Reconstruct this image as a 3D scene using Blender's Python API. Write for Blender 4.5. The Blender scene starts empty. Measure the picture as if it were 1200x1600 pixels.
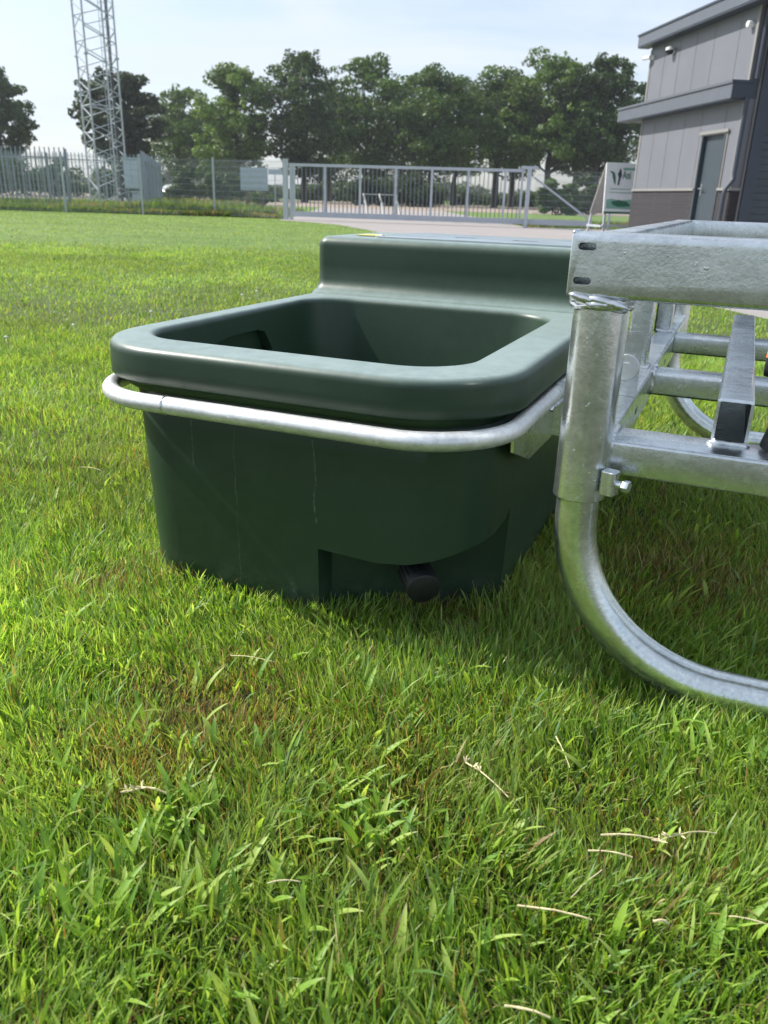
import bpy, bmesh, math, random
import numpy as np
from mathutils import Vector, Matrix, noise as mnoise

# ------------------------------------------------------------------ camera / world / sun
sc = bpy.context.scene
FPX, H = 1250.0, 0.85
PITCH, ROLL = math.radians(21.5), math.radians(1.77)
FW = np.array([0, math.cos(PITCH), -math.sin(PITCH)])
R0 = np.array([1.0, 0, 0]); U0 = np.cross(R0, FW)
RT = math.cos(ROLL)*R0 + math.sin(ROLL)*U0
UP = -math.sin(ROLL)*R0 + math.cos(ROLL)*U0
CAM = np.array([0, 0, H])
def ray(x, y): return FW + (x-600)/FPX*RT - (y-800)/FPX*UP
def gp(x, y, z=0.0):
    d = ray(x, y); return CAM + d*((z-H)/d[2])
def dp(x, y, Y):
    d = ray(x, y); return CAM + d*(Y/d[1])

cd = bpy.data.cameras.new('camera'); cam = bpy.data.objects.new('camera', cd)
sc.collection.objects.link(cam); sc.camera = cam
M = Matrix.Identity(4)
for i in range(3):
    M[i][0] = RT[i]; M[i][1] = UP[i]; M[i][2] = -FW[i]; M[i][3] = CAM[i]
cam.matrix_world = M
cd.sensor_fit = 'VERTICAL'; cd.sensor_height = 36; cd.sensor_width = 27
cd.lens = FPX/1600*36
cd.clip_start = 0.02; cd.clip_end = 3000
cd.dof.use_dof = True; cd.dof.focus_distance = 1.65; cd.dof.aperture_fstop = 7.0

LT = Vector((0.576, -0.205, -0.60)).normalized()      # way the sunlight travels
world = bpy.data.worlds.new('World'); sc.world = world; world.use_nodes = True
nt = world.node_tree; nt.nodes.clear()
wo = nt.nodes.new('ShaderNodeOutputWorld'); bg = nt.nodes.new('ShaderNodeBackground')
sky = nt.nodes.new('ShaderNodeTexSky'); sky.sky_type = 'NISHITA'; sky.sun_disc = False
sky.sun_elevation = math.asin(-LT.z); sky.sun_rotation = math.atan2(-LT.x, -LT.y)
sky.air_density = 1.0; sky.dust_density = 1.6; sky.ozone_density = 1.0
tc = nt.nodes.new('ShaderNodeTexCoord'); mp = nt.nodes.new('ShaderNodeMapping')
mp.inputs['Scale'].default_value = (1.0, 1.0, 5.5)
n1 = nt.nodes.new('ShaderNodeTexNoise'); n1.inputs['Scale'].default_value = 2.2
n1.inputs['Detail'].default_value = 8; n1.inputs['Roughness'].default_value = 0.55; n1.inputs['Distortion'].default_value = 0.6
cr = nt.nodes.new('ShaderNodeValToRGB'); cr.color_ramp.elements[0].position = 0.40; cr.color_ramp.elements[1].position = 0.62
cr.color_ramp.elements[0].color = (0.30, 0.30, 0.30, 1); cr.color_ramp.elements[1].color = (1, 1, 1, 1)
mx = nt.nodes.new('ShaderNodeMix'); mx.data_type = 'RGBA'
mx.inputs[7].default_value = (4.5, 5.0, 5.65, 1)      # thin bright cloud
L = nt.links.new
L(tc.outputs['Generated'], mp.inputs['Vector']); L(mp.outputs[0], n1.inputs['Vector']); L(n1.outputs['Fac'], cr.inputs['Fac'])
L(cr.outputs['Color'], mx.inputs[0]); L(sky.outputs[0], mx.inputs[6]); L(mx.outputs[2], bg.inputs['Color']); L(bg.outputs[0], wo.inputs['Surface'])
bg.inputs['Strength'].default_value = 0.12

sl = bpy.data.lights.new('sun', 'SUN'); sl.energy = 5.0; sl.angle = math.radians(0.6); sl.color = (1.0, 0.95, 0.87)
so = bpy.data.objects.new('sun', sl); sc.collection.objects.link(so)
so.rotation_euler = LT.to_track_quat('-Z', 'Y').to_euler(); so.location = (-20, 10, 20)

sc.view_settings.view_transform = 'Standard'; sc.view_settings.look = 'None'
sc.view_settings.gamma = 1; sc.view_settings.exposure = 0.65; sc.view_settings.use_curve_mapping = False
sc.cycles.max_bounces = 7; sc.cycles.diffuse_bounces = 3; sc.cycles.glossy_bounces = 3
sc.cycles.transparent_max_bounces = 8; sc.cycles.transmission_bounces = 3
sc.cycles.use_denoising = True

HAZE = 0.0004
random.seed(7); rng = np.random.default_rng(11)

# ------------------------------------------------------------------ materials
def newmat(name):
    m = bpy.data.materials.new(name); m.use_nodes = True
    n = m.node_tree; b = n.nodes['Principled BSDF']; return m, n, b
def node(n, t, **kw):
    x = n.nodes.new(t)
    for k, v in kw.items():
        if k in x.inputs: x.inputs[k].default_value = v
        else: setattr(x, k, v)
    return x
def ramp(n, src, stops):
    r = n.nodes.new('ShaderNodeValToRGB'); el = r.color_ramp.elements
    el[0].position, el[0].color = stops[0][0], (*stops[0][1], 1)
    el[1].position, el[1].color = stops[-1][0], (*stops[-1][1], 1)
    for p, c in stops[1:-1]:
        e = el.new(p); e.color = (*c, 1)
    n.links.new(src, r.inputs['Fac']); return r.outputs['Color']
def math_(n, op, a, b=None, clamp=False):
    x = n.nodes.new('ShaderNodeMath'); x.operation = op; x.use_clamp = clamp
    for i, v in enumerate((a, b)):
        if v is None: continue
        if isinstance(v, (int, float)): x.inputs[i].default_value = v
        else: n.links.new(v, x.inputs[i])
    return x.outputs[0]
def mixc(n, f, a, b, bt='MIX'):
    x = n.nodes.new('ShaderNodeMix'); x.data_type = 'RGBA'; x.blend_type = bt
    for i, v in ((0, f), (6, a), (7, b)):
        if isinstance(v, (int, float)): x.inputs[i].default_value = v
        elif isinstance(v, tuple): x.inputs[i].default_value = (*v, 1)
        else: n.links.new(v, x.inputs[i])
    return x.outputs[2]
def noise(n, scale, detail=4, rough=0.5, vec=None, dist=0.0, coord='Object', sc3=None):
    t = n.nodes.new('ShaderNodeTexNoise'); t.inputs['Scale'].default_value = scale
    t.inputs['Detail'].default_value = detail; t.inputs['Roughness'].default_value = rough; t.inputs['Distortion'].default_value = dist
    c = n.nodes.new('ShaderNodeTexCoord'); v = c.outputs[coord]
    if sc3:
        mp = n.nodes.new('ShaderNodeMapping'); mp.inputs['Scale'].default_value = sc3
        n.links.new(v, mp.inputs['Vector']); v = mp.outputs[0]
    n.links.new(v, t.inputs['Vector']); return t.outputs['Fac']
def bump(n, b, h, strength=0.3, dist=0.002):
    x = n.nodes.new('ShaderNodeBump'); x.inputs['Strength'].default_value = strength; x.inputs['Distance'].default_value = dist
    n.links.new(h, x.inputs['Height']); n.links.new(x.outputs[0], b.inputs['Normal']); return x
def simple(name, col, rough=0.6, metal=0.0, var=0.12, nscale=6.0, bmp=0.0, bscale=80.0, bdist=0.002):
    m, n, b = newmat(name)
    f = noise(n, nscale, 5, 0.6)
    lo = tuple(c*(1-var) for c in col); hi = tuple(min(1, c*(1+var)) for c in col)
    n.links.new(ramp(n, f, [(0.3, lo), (0.7, hi)]), b.inputs['Base Color'])
    b.inputs['Roughness'].default_value = rough; b.inputs['Metallic'].default_value = metal
    if bmp: bump(n, b, noise(n, bscale, 3, 0.6), bmp, bdist)
    return m

def galv(name, tint=(0.68, 0.71, 0.73), dark=0.50, rough=(0.18, 0.36), scale=1.0, metal=0.94, brush=None):
    m, n, b = newmat(name)
    big = noise(n, 5*scale, 6, 0.65, dist=0.4)
    fine = noise(n, 55*scale, 6, 0.7, sc3=brush)
    vo = n.nodes.new('ShaderNodeTexVoronoi'); vo.inputs['Scale'].default_value = 120*scale
    c = n.nodes.new('ShaderNodeTexCoord'); n.links.new(c.outputs['Object'], vo.inputs['Vector'])
    lo = tuple(t*(dark+.35) for t in tint); hi = tuple(min(1, t*1.15) for t in tint)
    s = math_(n, 'ADD', math_(n, 'MULTIPLY', big, 0.6), math_(n, 'MULTIPLY', fine, 0.4))
    col = ramp(n, s, [(0.36, lo), (0.5, tint), (0.62, hi)])
    sp = ramp(n, vo.outputs['Color'], [(0.0, (0.86,)*3), (1.0, (1.06,)*3)])
    col = mixc(n, 1.0, col, sp, 'MULTIPLY')
    # chalky white run marks and dark scratches
    w = noise(n, 22*scale, 8, 0.75, dist=1.2)
    wm = math_(n, 'MULTIPLY', math_(n, 'SUBTRACT', w, 0.64, True), 9.0, True)
    col = mixc(n, wm, col, (0.80, 0.82, 0.82))
    n.links.new(col, b.inputs['Base Color'])
    b.inputs['Metallic'].default_value = metal
    rr = n.nodes.new('ShaderNodeMapRange'); rr.inputs[1].default_value = 0.3; rr.inputs[2].default_value = 0.7
    rr.inputs[3].default_value = rough[0]; rr.inputs[4].default_value = rough[1]
    n.links.new(s, rr.inputs[0]); n.links.new(rr.outputs[0], b.inputs['Roughness'])
    hgt = math_(n, 'ADD', math_(n, 'MULTIPLY', noise(n, 190*scale, 4, 0.6), 0.35), math_(n, 'MULTIPLY', big, 0.8))
    drip = math_(n, 'MULTIPLY', math_(n, 'SUBTRACT', noise(n, 75*scale, 2, 0.5), 0.71, True), 16.0, True)
    bump(n, b, math_(n, 'ADD', hgt, drip), 0.35, 0.0022)
    return m

def tank_plastic():
    m, n, b = newmat('green_tank_plastic')
    f = noise(n, 3.0, 6, 0.6); g = noise(n, 30, 5, 0.7)
    s = math_(n, 'ADD', math_(n, 'MULTIPLY', f, 0.6), math_(n, 'MULTIPLY', g, 0.4))
    col = ramp(n, s, [(0.35, (0.0145, 0.035, 0.0200)), (0.65, (0.021, 0.049, 0.0275))])
    c = n.nodes.new('ShaderNodeTexCoord'); sep = n.nodes.new('ShaderNodeSeparateXYZ'); n.links.new(c.outputs['Object'], sep.inputs[0])
    wob = math_(n, 'MULTIPLY', math_(n, 'SUBTRACT', noise(n, 7, 3, 0.6), 0.5), 0.03)
    tot = None
    for x0, wd, z0, z1, k in ((-0.09, 0.0016, 0.02, 0.40, 0.5), (0.10, 0.0024, 0.22, 0.40, 0.8), (-0.19, 0.003, 0.30, 0.41, 0.45), (0.045, 0.012, 0.02, 0.07, 0.5)):
        d = math_(n, 'ABSOLUTE', math_(n, 'ADD', math_(n, 'SUBTRACT', sep.outputs['X'], x0), wob))
        k1 = math_(n, 'SUBTRACT', 1.0, math_(n, 'DIVIDE', d, wd), True)
        zz = math_(n, 'MULTIPLY', math_(n, 'GREATER_THAN', sep.outputs['Z'], z0), math_(n, 'LESS_THAN', sep.outputs['Z'], z1))
        br = math_(n, 'MULTIPLY', math_(n, 'SUBTRACT', noise(n, 90, 5, 0.8), 0.42, True), 5.0*k, True)
        t = math_(n, 'MULTIPLY', math_(n, 'MULTIPLY', k1, zz), br)
        tot = t if tot is None else math_(n, 'MAXIMUM', tot, t)
    tot = math_(n, 'MULTIPLY', tot, math_(n, 'LESS_THAN', sep.outputs['Y'], -0.5))
    # stray scuffs and dust
    sc2 = math_(n, 'MULTIPLY', math_(n, 'SUBTRACT', noise(n, 60, 8, 0.85, sc3=(0.5, 1, 2.2), dist=1.5), 0.70, True), 5.0, True)
    tot = math_(n, 'MAXIMUM', tot, math_(n, 'MULTIPLY', sc2, 0.6))
    spk = math_(n, 'MULTIPLY', math_(n, 'SUBTRACT', noise(n, 260, 3, 0.7), 0.735, True), 14.0, True); tot = math_(n, 'MAXIMUM', tot, math_(n, 'MULTIPLY', spk, 0.5))
    dirt = math_(n, 'MULTIPLY', math_(n, 'SUBTRACT', 1.0, math_(n, 'DIVIDE', sep.outputs['Z'], 0.10), True), math_(n, 'MULTIPLY', math_(n, 'SUBTRACT', noise(n, 24, 6, 0.8), 0.45, True), 2.2, True)); tot = math_(n, 'MAXIMUM', tot, math_(n, 'MULTIPLY', dirt, 0.6))
    col = mixc(n, math_(n, 'MULTIPLY', tot, 0.55), col, (0.30, 0.34, 0.30))
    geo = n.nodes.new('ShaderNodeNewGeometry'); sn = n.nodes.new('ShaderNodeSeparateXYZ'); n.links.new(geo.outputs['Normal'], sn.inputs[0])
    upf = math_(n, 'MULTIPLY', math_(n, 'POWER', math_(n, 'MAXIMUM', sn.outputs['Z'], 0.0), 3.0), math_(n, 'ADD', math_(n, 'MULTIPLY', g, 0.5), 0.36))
    col = mixc(n, upf, col, (0.31, 0.39, 0.39))      # bluish sky sheen painted into the level surfaces, with a little dust
    n.links.new(col, b.inputs['Base Color'])
    rr = n.nodes.new('ShaderNodeMapRange'); rr.inputs[1].default_value = 0.3; rr.inputs[2].default_value = 0.7
    rr.inputs[3].default_value = 0.36; rr.inputs[4].default_value = 0.47
    n.links.new(f, rr.inputs[0]); n.links.new(rr.outputs[0], b.inputs['Roughness'])
    b.inputs['Specular IOR Level'].default_value = 0.42
    h = math_(n, 'ADD', math_(n, 'MULTIPLY', noise(n, 14, 3, 0.5), 1.2), math_(n, 'MULTIPLY', noise(n, 320, 3, 0.6), 0.10))
    bump(n, b, h, 0.30, 0.003)
    return m

def foliage_mat(name, rough=0.5, trans=0.35, tmul=1.25, spec=0.35):
    m = bpy.data.materials.new(name); m.use_nodes = True; n = m.node_tree; n.nodes.clear()
    o = n.nodes.new('ShaderNodeOutputMaterial'); a = n.nodes.new('ShaderNodeAttribute'); a.attribute_name = 'tint'
    p = n.nodes.new('ShaderNodeBsdfPrincipled'); t = n.nodes.new('ShaderNodeBsdfTranslucent'); x = n.nodes.new('ShaderNodeMixShader')
    n.links.new(a.outputs['Color'], p.inputs['Base Color']); p.inputs['Roughness'].default_value = rough
    p.inputs['Specular IOR Level'].default_value = spec
    tcol = mixc(n, 1.0, a.outputs['Color'], (tmul*1.1, tmul, tmul*0.5), 'MULTIPLY')
    n.links.new(tcol, t.inputs['Color']); x.inputs[0].default_value = trans
    n.links.new(p.outputs[0], x.inputs[1]); n.links.new(t.outputs[0], x.inputs[2]); n.links.new(x.outputs[0], o.inputs['Surface'])
    return m

MT = {}
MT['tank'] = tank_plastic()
MT['galv'] = galv('hot_dip_galvanised_steel')
MT['galv_pipe'] = galv('galvanised_pipe_steel', tint=(0.70, 0.74, 0.74), dark=.5, rough=(0.15, 0.31), scale=1.3)
MT['galv_flat'] = galv('galvanised_box_steel', tint=(0.66, 0.70, 0.72), dark=.52, rough=(0.20, 0.35), brush=(0.35, 1, 1))
MT['ring'] = galv('galvanised_ring_steel', tint=(0.74, 0.76, 0.76), rough=(0.38, 0.52), metal=0.75, dark=0.5)
MT['weld'] = galv('weld_metal', tint=(0.72, 0.74, 0.73), rough=(0.3, 0.5), scale=3)
MT['zinc'] = simple('zinc_bolt', (0.72, 0.75, 0.78), 0.28, 0.95, 0.1, 40, 0.2, 300)
MT['lid'] = simple('lid_sheet', (0.50, 0.56, 0.58), 0.30, 0.85, 0.12, 9, 0.2, 30)
MT['black'] = simple('black_rubber', (0.007, 0.008, 0.010), 0.55, 0, 0.3, 30, 0.3, 60)
MT['blackpipe'] = simple('black_sleeve', (0.02, 0.02, 0.022), 0.38, 0.0, 0.6, 30, 0.5, 40)
MT['yellow'] = simple('yellow_sticker', (0.55, 0.52, 0.16), 0.5)
MT['orange'] = simple('orange_tape', (0.75, 0.17, 0.04), 0.5)
MT['white'] = simple('white_print', (0.80, 0.82, 0.84), 0.45, 0, 0.05)
MT['wall'] = simple('grey_cladding', (0.150, 0.157, 0.182), 0.45, 0.1, 0.05, 1.3)
MT['seam'] = simple('panel_seam', (0.17, 0.165, 0.175), 0.5, 0.0, 0.05)
MT['fascia'] = simple('fascia_grey', (0.095, 0.105, 0.130), 0.45, 0.0, 0.06)
MT['fascia_dark'] = simple('dark_anthracite', (0.035, 0.045, 0.065), 0.45, 0.0, 0.1)
MT['trim'] = simple('light_trim', (0.22, 0.215, 0.21), 0.5, 0, 0.05)
MT['door'] = simple('blue_grey_door', (0.042, 0.056, 0.070), 0.4, 0.0, 0.08)
MT['lamp'] = simple('camera_white', (0.75, 0.76, 0.78), 0.3)
MT['glassdark'] = simple('dark_glass', (0.02, 0.022, 0.026), 0.08, 0.0, 0.1)
MT['post'] = simple('galvanised_post', (0.43, 0.46, 0.50), 0.5, 0.35, 0.08)
MT['wire'] = simple('fence_wire', (0.30, 0.33, 0.36), 0.5, 0.4, 0.08)
MT['pale'] = simple('palisade_steel', (0.27, 0.305, 0.35), 0.5, 0.3, 0.12, 3)
MT['gate'] = simple('gate_steel', (0.46, 0.49, 0.55), 0.45, 0.35, 0.06)
MT['bars'] = simple('gate_bars', (0.16, 0.18, 0.21), 0.5, 0.3, 0.06)
MT['lattice'] = simple('mast_steel', (0.42, 0.45, 0.48), 0.5, 0.35, 0.12, 2)
MT['cable'] = simple('mast_cable', (0.08, 0.085, 0.10), 0.6)
MT['cabinet'] = simple('cabinet_paint', (0.50, 0.56, 0.62), 0.5, 0.0, 0.08)
MT['board'] = simple('board_back', (0.47, 0.55, 0.60), 0.5, 0.0, 0.08)
MT['timber'] = simple('brown_post', (0.16, 0.10, 0.08), 0.8)
MT['signgrey'] = simple('sign_back', (0.30, 0.29, 0.29), 0.6)
MT['signgreen'] = simple('sign_green', (0.03, 0.14, 0.08), 0.5)
MT['signlight'] = simple('sign_pale_green', (0.22, 0.42, 0.34), 0.5)
MT['signdark'] = simple('sign_dark_print', (0.04, 0.05, 0.07), 0.5)
MT['carwhite'] = simple('car_paint', (0.62, 0.64, 0.66), 0.25, 0, 0.03)
MT['bark'] = simple('tree_bark', (0.055, 0.048, 0.038), 0.9, 0, 0.35, 4, 0.6, 12, 0.03)
MT['rackpole'] = simple('rack_pole', (0.62, 0.62, 0.60), 0.6)
MT['leaf'] = foliage_mat('tree_leaves', 0.5, 0.38, 1.3)
MT['grass'] = foliage_mat('grass_blades', 0.46, 0.48, 1.35, 0.36)

def brick_mat():
    m, n, b = newmat('dark_plinth_brick')
    t = n.nodes.new('ShaderNodeTexBrick'); t.inputs['Scale'].default_value = 1.0
    t.inputs['Brick Width'].default_value = 0.21; t.inputs['Row Height'].default_value = 0.06; t.inputs['Mortar Size'].default_value = 0.005
    t.inputs['Color1'].default_value = (0.030, 0.026, 0.031, 1); t.inputs['Color2'].default_value = (0.022, 0.020, 0.025, 1); t.inputs['Mortar'].default_value = (0.036, 0.033, 0.038, 1)
    c = n.nodes.new('ShaderNodeTexCoord'); mp = n.nodes.new('ShaderNodeMapping'); mp.inputs['Rotation'].default_value = (math.radians(90), 0, 0)
    n.links.new(c.outputs['Object'], mp.inputs[0]); n.links.new(mp.outputs[0], t.inputs['Vector']); n.links.new(t.outputs['Color'], b.inputs['Base Color'])
    b.inputs['Roughness'].default_value = 0.85; return m
MT['brick'] = brick_mat()

def lawn_mat():
    m, n, b = newmat('lawn_ground')
    far = noise(n, 0.55, 6, 0.62, sc3=(0.35, 1.3, 1)); mid = noise(n, 3.2, 6, 0.7, sc3=(0.6, 1.2, 1)); fin = noise(n, 38, 5, 0.8)
    s = math_(n, 'ADD', math_(n, 'ADD', math_(n, 'MULTIPLY', far, 0.40), math_(n, 'MULTIPLY', mid, 0.33)), math_(n, 'MULTIPLY', fin, 0.27))
    col = ramp(n, s, [(0.36, (0.055, 0.108, 0.016)), (0.48, (0.090, 0.160, 0.024)), (0.56, (0.122, 0.195, 0.030)), (0.66, (0.165, 0.215, 0.055))])
    # near the camera the sheet is thatch and soil between the blades
    c = n.nodes.new('ShaderNodeTexCoord'); sp = n.nodes.new('ShaderNodeSeparateXYZ'); n.links.new(c.outputs['Object'], sp.inputs[0])
    near = n.nodes.new('ShaderNodeMapRange'); near.inputs[1].default_value = 3.0; near.inputs[2].default_value = 14.0
    n.links.new(sp.outputs['Y'], near.inputs[0])
    th = ramp(n, noise(n, 60, 6, 0.8), [(0.35, (0.018, 0.024, 0.008)), (0.52, (0.045, 0.060, 0.014)), (0.70, (0.105, 0.085, 0.035))])
    n.links.new(mixc(n, near.outputs[0], th, col), b.inputs['Base Color']); b.inputs['Roughness'].default_value = 0.9
    bump(n, b, noise(n, 45, 6, 0.8), 0.8, 0.02); return m
MT['lawn'] = lawn_mat()
def pave_mat():
    m, n, b = newmat('clinker_paving')
    t = n.nodes.new('ShaderNodeTexBrick'); t.inputs['Scale'].default_value = 1.0; t.inputs['Brick Width'].default_value = 0.21; t.inputs['Row Height'].default_value = 0.105
    t.inputs['Mortar Size'].default_value = 0.006
    t.inputs['Color1'].default_value = (0.265, 0.245, 0.242, 1); t.inputs['Color2'].default_value = (0.215, 0.202, 0.202, 1); t.inputs['Mortar'].default_value = (0.14, 0.13, 0.12, 1)
    c = n.nodes.new('ShaderNodeTexCoord'); n.links.new(c.outputs['Object'], t.inputs['Vector'])
    col = mixc(n, math_(n, 'MULTIPLY', noise(n, 0.7, 6, 0.7), 0.7), t.outputs['Color'], (0.31, 0.285, 0.27))
    n.links.new(col, b.inputs['Base Color']); b.inputs['Roughness'].default_value = 0.85; return m
MT['pave'] = pave_mat()
MT['field'] = simple('far_field_soil', (0.25, 0.205, 0.165), 0.95, 0, 0.2, 0.15)

# ------------------------------------------------------------------ mesh helpers
class MB:
    def __init__(s): s.v = []; s.f = []
    def add(s, vs, fs):
        o = len(s.v); s.v += [tuple(map(float, p)) for p in vs]; s.f += [tuple(i+o for i in f) for f in fs]; return s
    def loft(s, rings, cap0=True, cap1=True, closed=True):
        n = len(rings[0]); vs = [p for r in rings for p in r]; fs = []
        for k in range(len(rings)-1):
            for i in range(n if closed else n-1):
                j = (i+1) % n; fs.append((k*n+i, k*n+j, (k+1)*n+j, (k+1)*n+i))
        if cap0: fs.append(tuple(range(n-1, -1, -1)))
        if cap1: fs.append(tuple((len(rings)-1)*n+i for i in range(n)))
        return s.add(vs, fs)
    def box(s, a, b):
        (x0, y0, z0), (x1, y1, z1) = a, b
        v = [(x0,y0,z0),(x1,y0,z0),(x1,y1,z0),(x0,y1,z0),(x0,y0,z1),(x1,y0,z1),(x1,y1,z1),(x0,y1,z1)]
        return s.add(v, [(3,2,1,0),(4,5,6,7),(0,1,5,4),(1,2,6,5),(2,3,7,6),(3,0,4,7)])
    def bar(s, p0, p1, w, h=None, up=(0,0,1)):
        h = h or w; p0 = Vector(p0); p1 = Vector(p1); d = (p1-p0).normalized(); a = d.cross(Vector(up))
        if a.length < 1e-4: a = d.cross(Vector((0,1,0)))
        a.normalize(); b = a.cross(d).normalized()
        r = lambda p: [p+a*x*w/2+b*y*h/2 for x, y in ((-1,-1),(1,-1),(1,1),(-1,1))]
        return s.loft([r(p0), r(p1)])
    def tube(s, path, r, seg=16, caps=True, jit=0.0):
        P = [Vector(p) for p in path]; n = None; rings = []
        for i, p in enumerate(P):
            t = (P[min(i+1, len(P)-1)]-P[max(i-1, 0)]).normalized()
            if n is None:
                n = t.cross(Vector((0,0,1)));
                if n.length < 1e-3: n = t.cross(Vector((0,1,0)))
            n = (n - t*n.dot(t)).normalized(); b = t.cross(n)
            rr = r[i] if isinstance(r, (list, tuple)) else r
            rings.append([p+(n*math.cos(a)+b*math.sin(a))*(rr*(1+jit*(random.random()-.5)*2)) for a in [2*math.pi*k/seg for k in range(seg)]])
        return s.loft(rings, caps, caps)
    def rhs(s, p0, p1, w, h, side, up=(0,0,1), r=0.006, wall=None, open0=False, open1=False):
        """box section from p0 to p1 (centre line); w across `side`, h along `up`"""
        p0 = Vector(p0); p1 = Vector(p1); a = Vector(side).normalized(); b = Vector(up).normalized(); d = (p1-p0).normalized()
        def rr(w, h, r, n=4):
            o = []
            for cx, cy, a0 in ((w/2-r, h/2-r, 0), (-w/2+r, h/2-r, 90), (-w/2+r, -h/2+r, 180), (w/2-r, -h/2+r, 270)):
                for k in range(n+1):
                    t = math.radians(a0+90*k/n); o.append((cx+r*math.cos(t), cy+r*math.sin(t)))
            return o
        O = rr(w, h, r); put = lambda pr, p: [p+a*x+b*y for x, y in pr]
        O1 = rr(w-.003, h-.003, max(r-.0015, .001))
        rings = []
        if open0:
            I = rr(w-2*wall, h-2*wall, max(r-wall, .0015)); rings += [put(I, p0+d*0.35), put(I, p0)]
        else: rings += [put(O1, p0)]
        rings += [put(O, p0+d*0.0015), put(O, p1-d*0.0015), put(O1, p1)]
        return s.loft(rings)
    def build(s, name, mat, parent=None, off=(0,0,0), smooth=35, label=None, cut=None, rough=0.0):
        me = bpy.data.meshes.new(name); o = Vector(off)
        me.from_pydata([tuple(Vector(p)-o) for p in s.v], [], s.f)
        bm = bmesh.new(); bm.from_mesh(me); bmesh.ops.recalc_face_normals(bm, faces=bm.faces)
        finish(bm, smooth); bm.to_mesh(me); bm.free()
        ob = bpy.data.objects.new(name, me)
        if cut:
            cuts = []
            for c in cut:
                cm = bpy.data.meshes.new('cut'); cm.from_pydata([tuple(Vector(p)-o) for p in c.v], [], c.f)
                b2 = bmesh.new(); b2.from_mesh(cm); bmesh.ops.recalc_face_normals(b2, faces=b2.faces); b2.to_mesh(cm); b2.free()
                co = bpy.data.objects.new('cut', cm); sc.collection.objects.link(co); cuts.append(co)
                md = ob.modifiers.new('cut', 'BOOLEAN'); md.operation = 'DIFFERENCE'; md.solver = 'EXACT'; md.object = co
            sc.collection.objects.link(ob); dg = bpy.context.evaluated_depsgraph_get(); dg.update()
            nm = bpy.data.meshes.new_from_object(ob.evaluated_get(dg)); ob.modifiers.clear(); sc.collection.objects.unlink(ob)
            bm = bmesh.new(); bm.from_mesh(nm); finish(bm, smooth); bm.to_mesh(nm); bm.free(); ob.data = nm; me = nm; nm.name = name
            for co in cuts: bpy.data.objects.remove(co, do_unlink=True)
        me.materials.clear(); me.materials.append(mat)
        sc.collection.objects.link(ob)
        if parent: ob.parent = parent
        if label: ob['label'] = label
        return ob
def finish(bm, ang):
    lim = math.radians(ang)
    for f in bm.faces: f.smooth = True
    for e in bm.edges:
        if len(e.link_faces) == 2: e.smooth = e.calc_face_angle(0) < lim
def tag(o, label, cat, group=None, kind=None):
    o['label'] = label; o['category'] = cat
    if group: o['group'] = group
    if kind: o['kind'] = kind
    return o
def root(name, loc, label, cat, group=None, rz=0.0):
    e = bpy.data.objects.new(name, None); e.empty_display_size = 0.1; sc.collection.objects.link(e)
    e.location = tuple(map(float, loc)); e.rotation_euler = (0, 0, rz); return tag(e, label, cat, group)
def structure(o): o['kind'] = 'structure'; return o
def ccyl(mb, p0, p1, r, seg=20, ch=0.0):
    p0 = Vector(p0); p1 = Vector(p1); d = (p1-p0).normalized()
    if ch: return mb.tube([p0, p0+d*ch, p1-d*ch, p1], [r-ch, r, r, r-ch], seg)
    return mb.tube([p0, p1], r, seg)
def qmesh(name, V, loops, tint, mat, parent=None):
    """fast mesh: V (n,3), loops list of (m,k) face arrays, per-vertex tint"""
    me = bpy.data.meshes.new(name); V = np.ascontiguousarray(V, np.float32)
    me.vertices.add(len(V)); me.vertices.foreach_set('co', V.ravel())
    tot = np.concatenate([f.ravel() for f in loops]).astype(np.int32)
    lens = np.concatenate([np.full(len(f), f.shape[1]) for f in loops]).astype(np.int32)
    st = np.concatenate([[0], np.cumsum(lens)[:-1]]).astype(np.int32)
    me.loops.add(len(tot)); me.loops.foreach_set('vertex_index', tot)
    me.polygons.add(len(lens)); me.polygons.foreach_set('loop_start', st); me.polygons.foreach_set('loop_total', lens)
    me.update(calc_edges=True)
    a = me.attributes.new('tint', 'FLOAT_COLOR', 'POINT'); c = np.ones((len(V), 4), np.float32); c[:, :3] = tint
    a.data.foreach_set('color', c.ravel()); me.materials.append(mat)
    ob = bpy.data.objects.new(name, me); sc.collection.objects.link(ob)
    if parent: ob.parent = parent
    return ob

# ------------------------------------------------------------------ setting: ground, paving, field
def sheet(name, pts, z, mat):
    mb = MB(); mb.add([(p[0], p[1], z) for p in pts], [tuple(range(len(pts)))]); return structure(mb.build(name, mat))
sheet('lawn', [(-900, -40), (900, -40), (900, 1500), (-900, 1500)], 0.0, MT['lawn'])
EDGE = [(3.45, -30), (3.40, 3.0), (3.12, 6.7), (2.60, 8.8), (1.7, 12.2), (0.6, 17.0), (-0.6, 22.5), (-1.7, 26.2), (-2.7, 27.8), (-3.9, 28.9), (-3.9, 34), (-5.2, 62)]
sheet('driveway', EDGE + [(3.5, 62), (4.9, 31.5), (30, 31.0), (30, -30)], 0.004, MT['pave'])
sheet('farm_field', [(-30, 62), (60, 62), (80, 126), (-60, 126)], 0.006, MT['field'])

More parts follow.
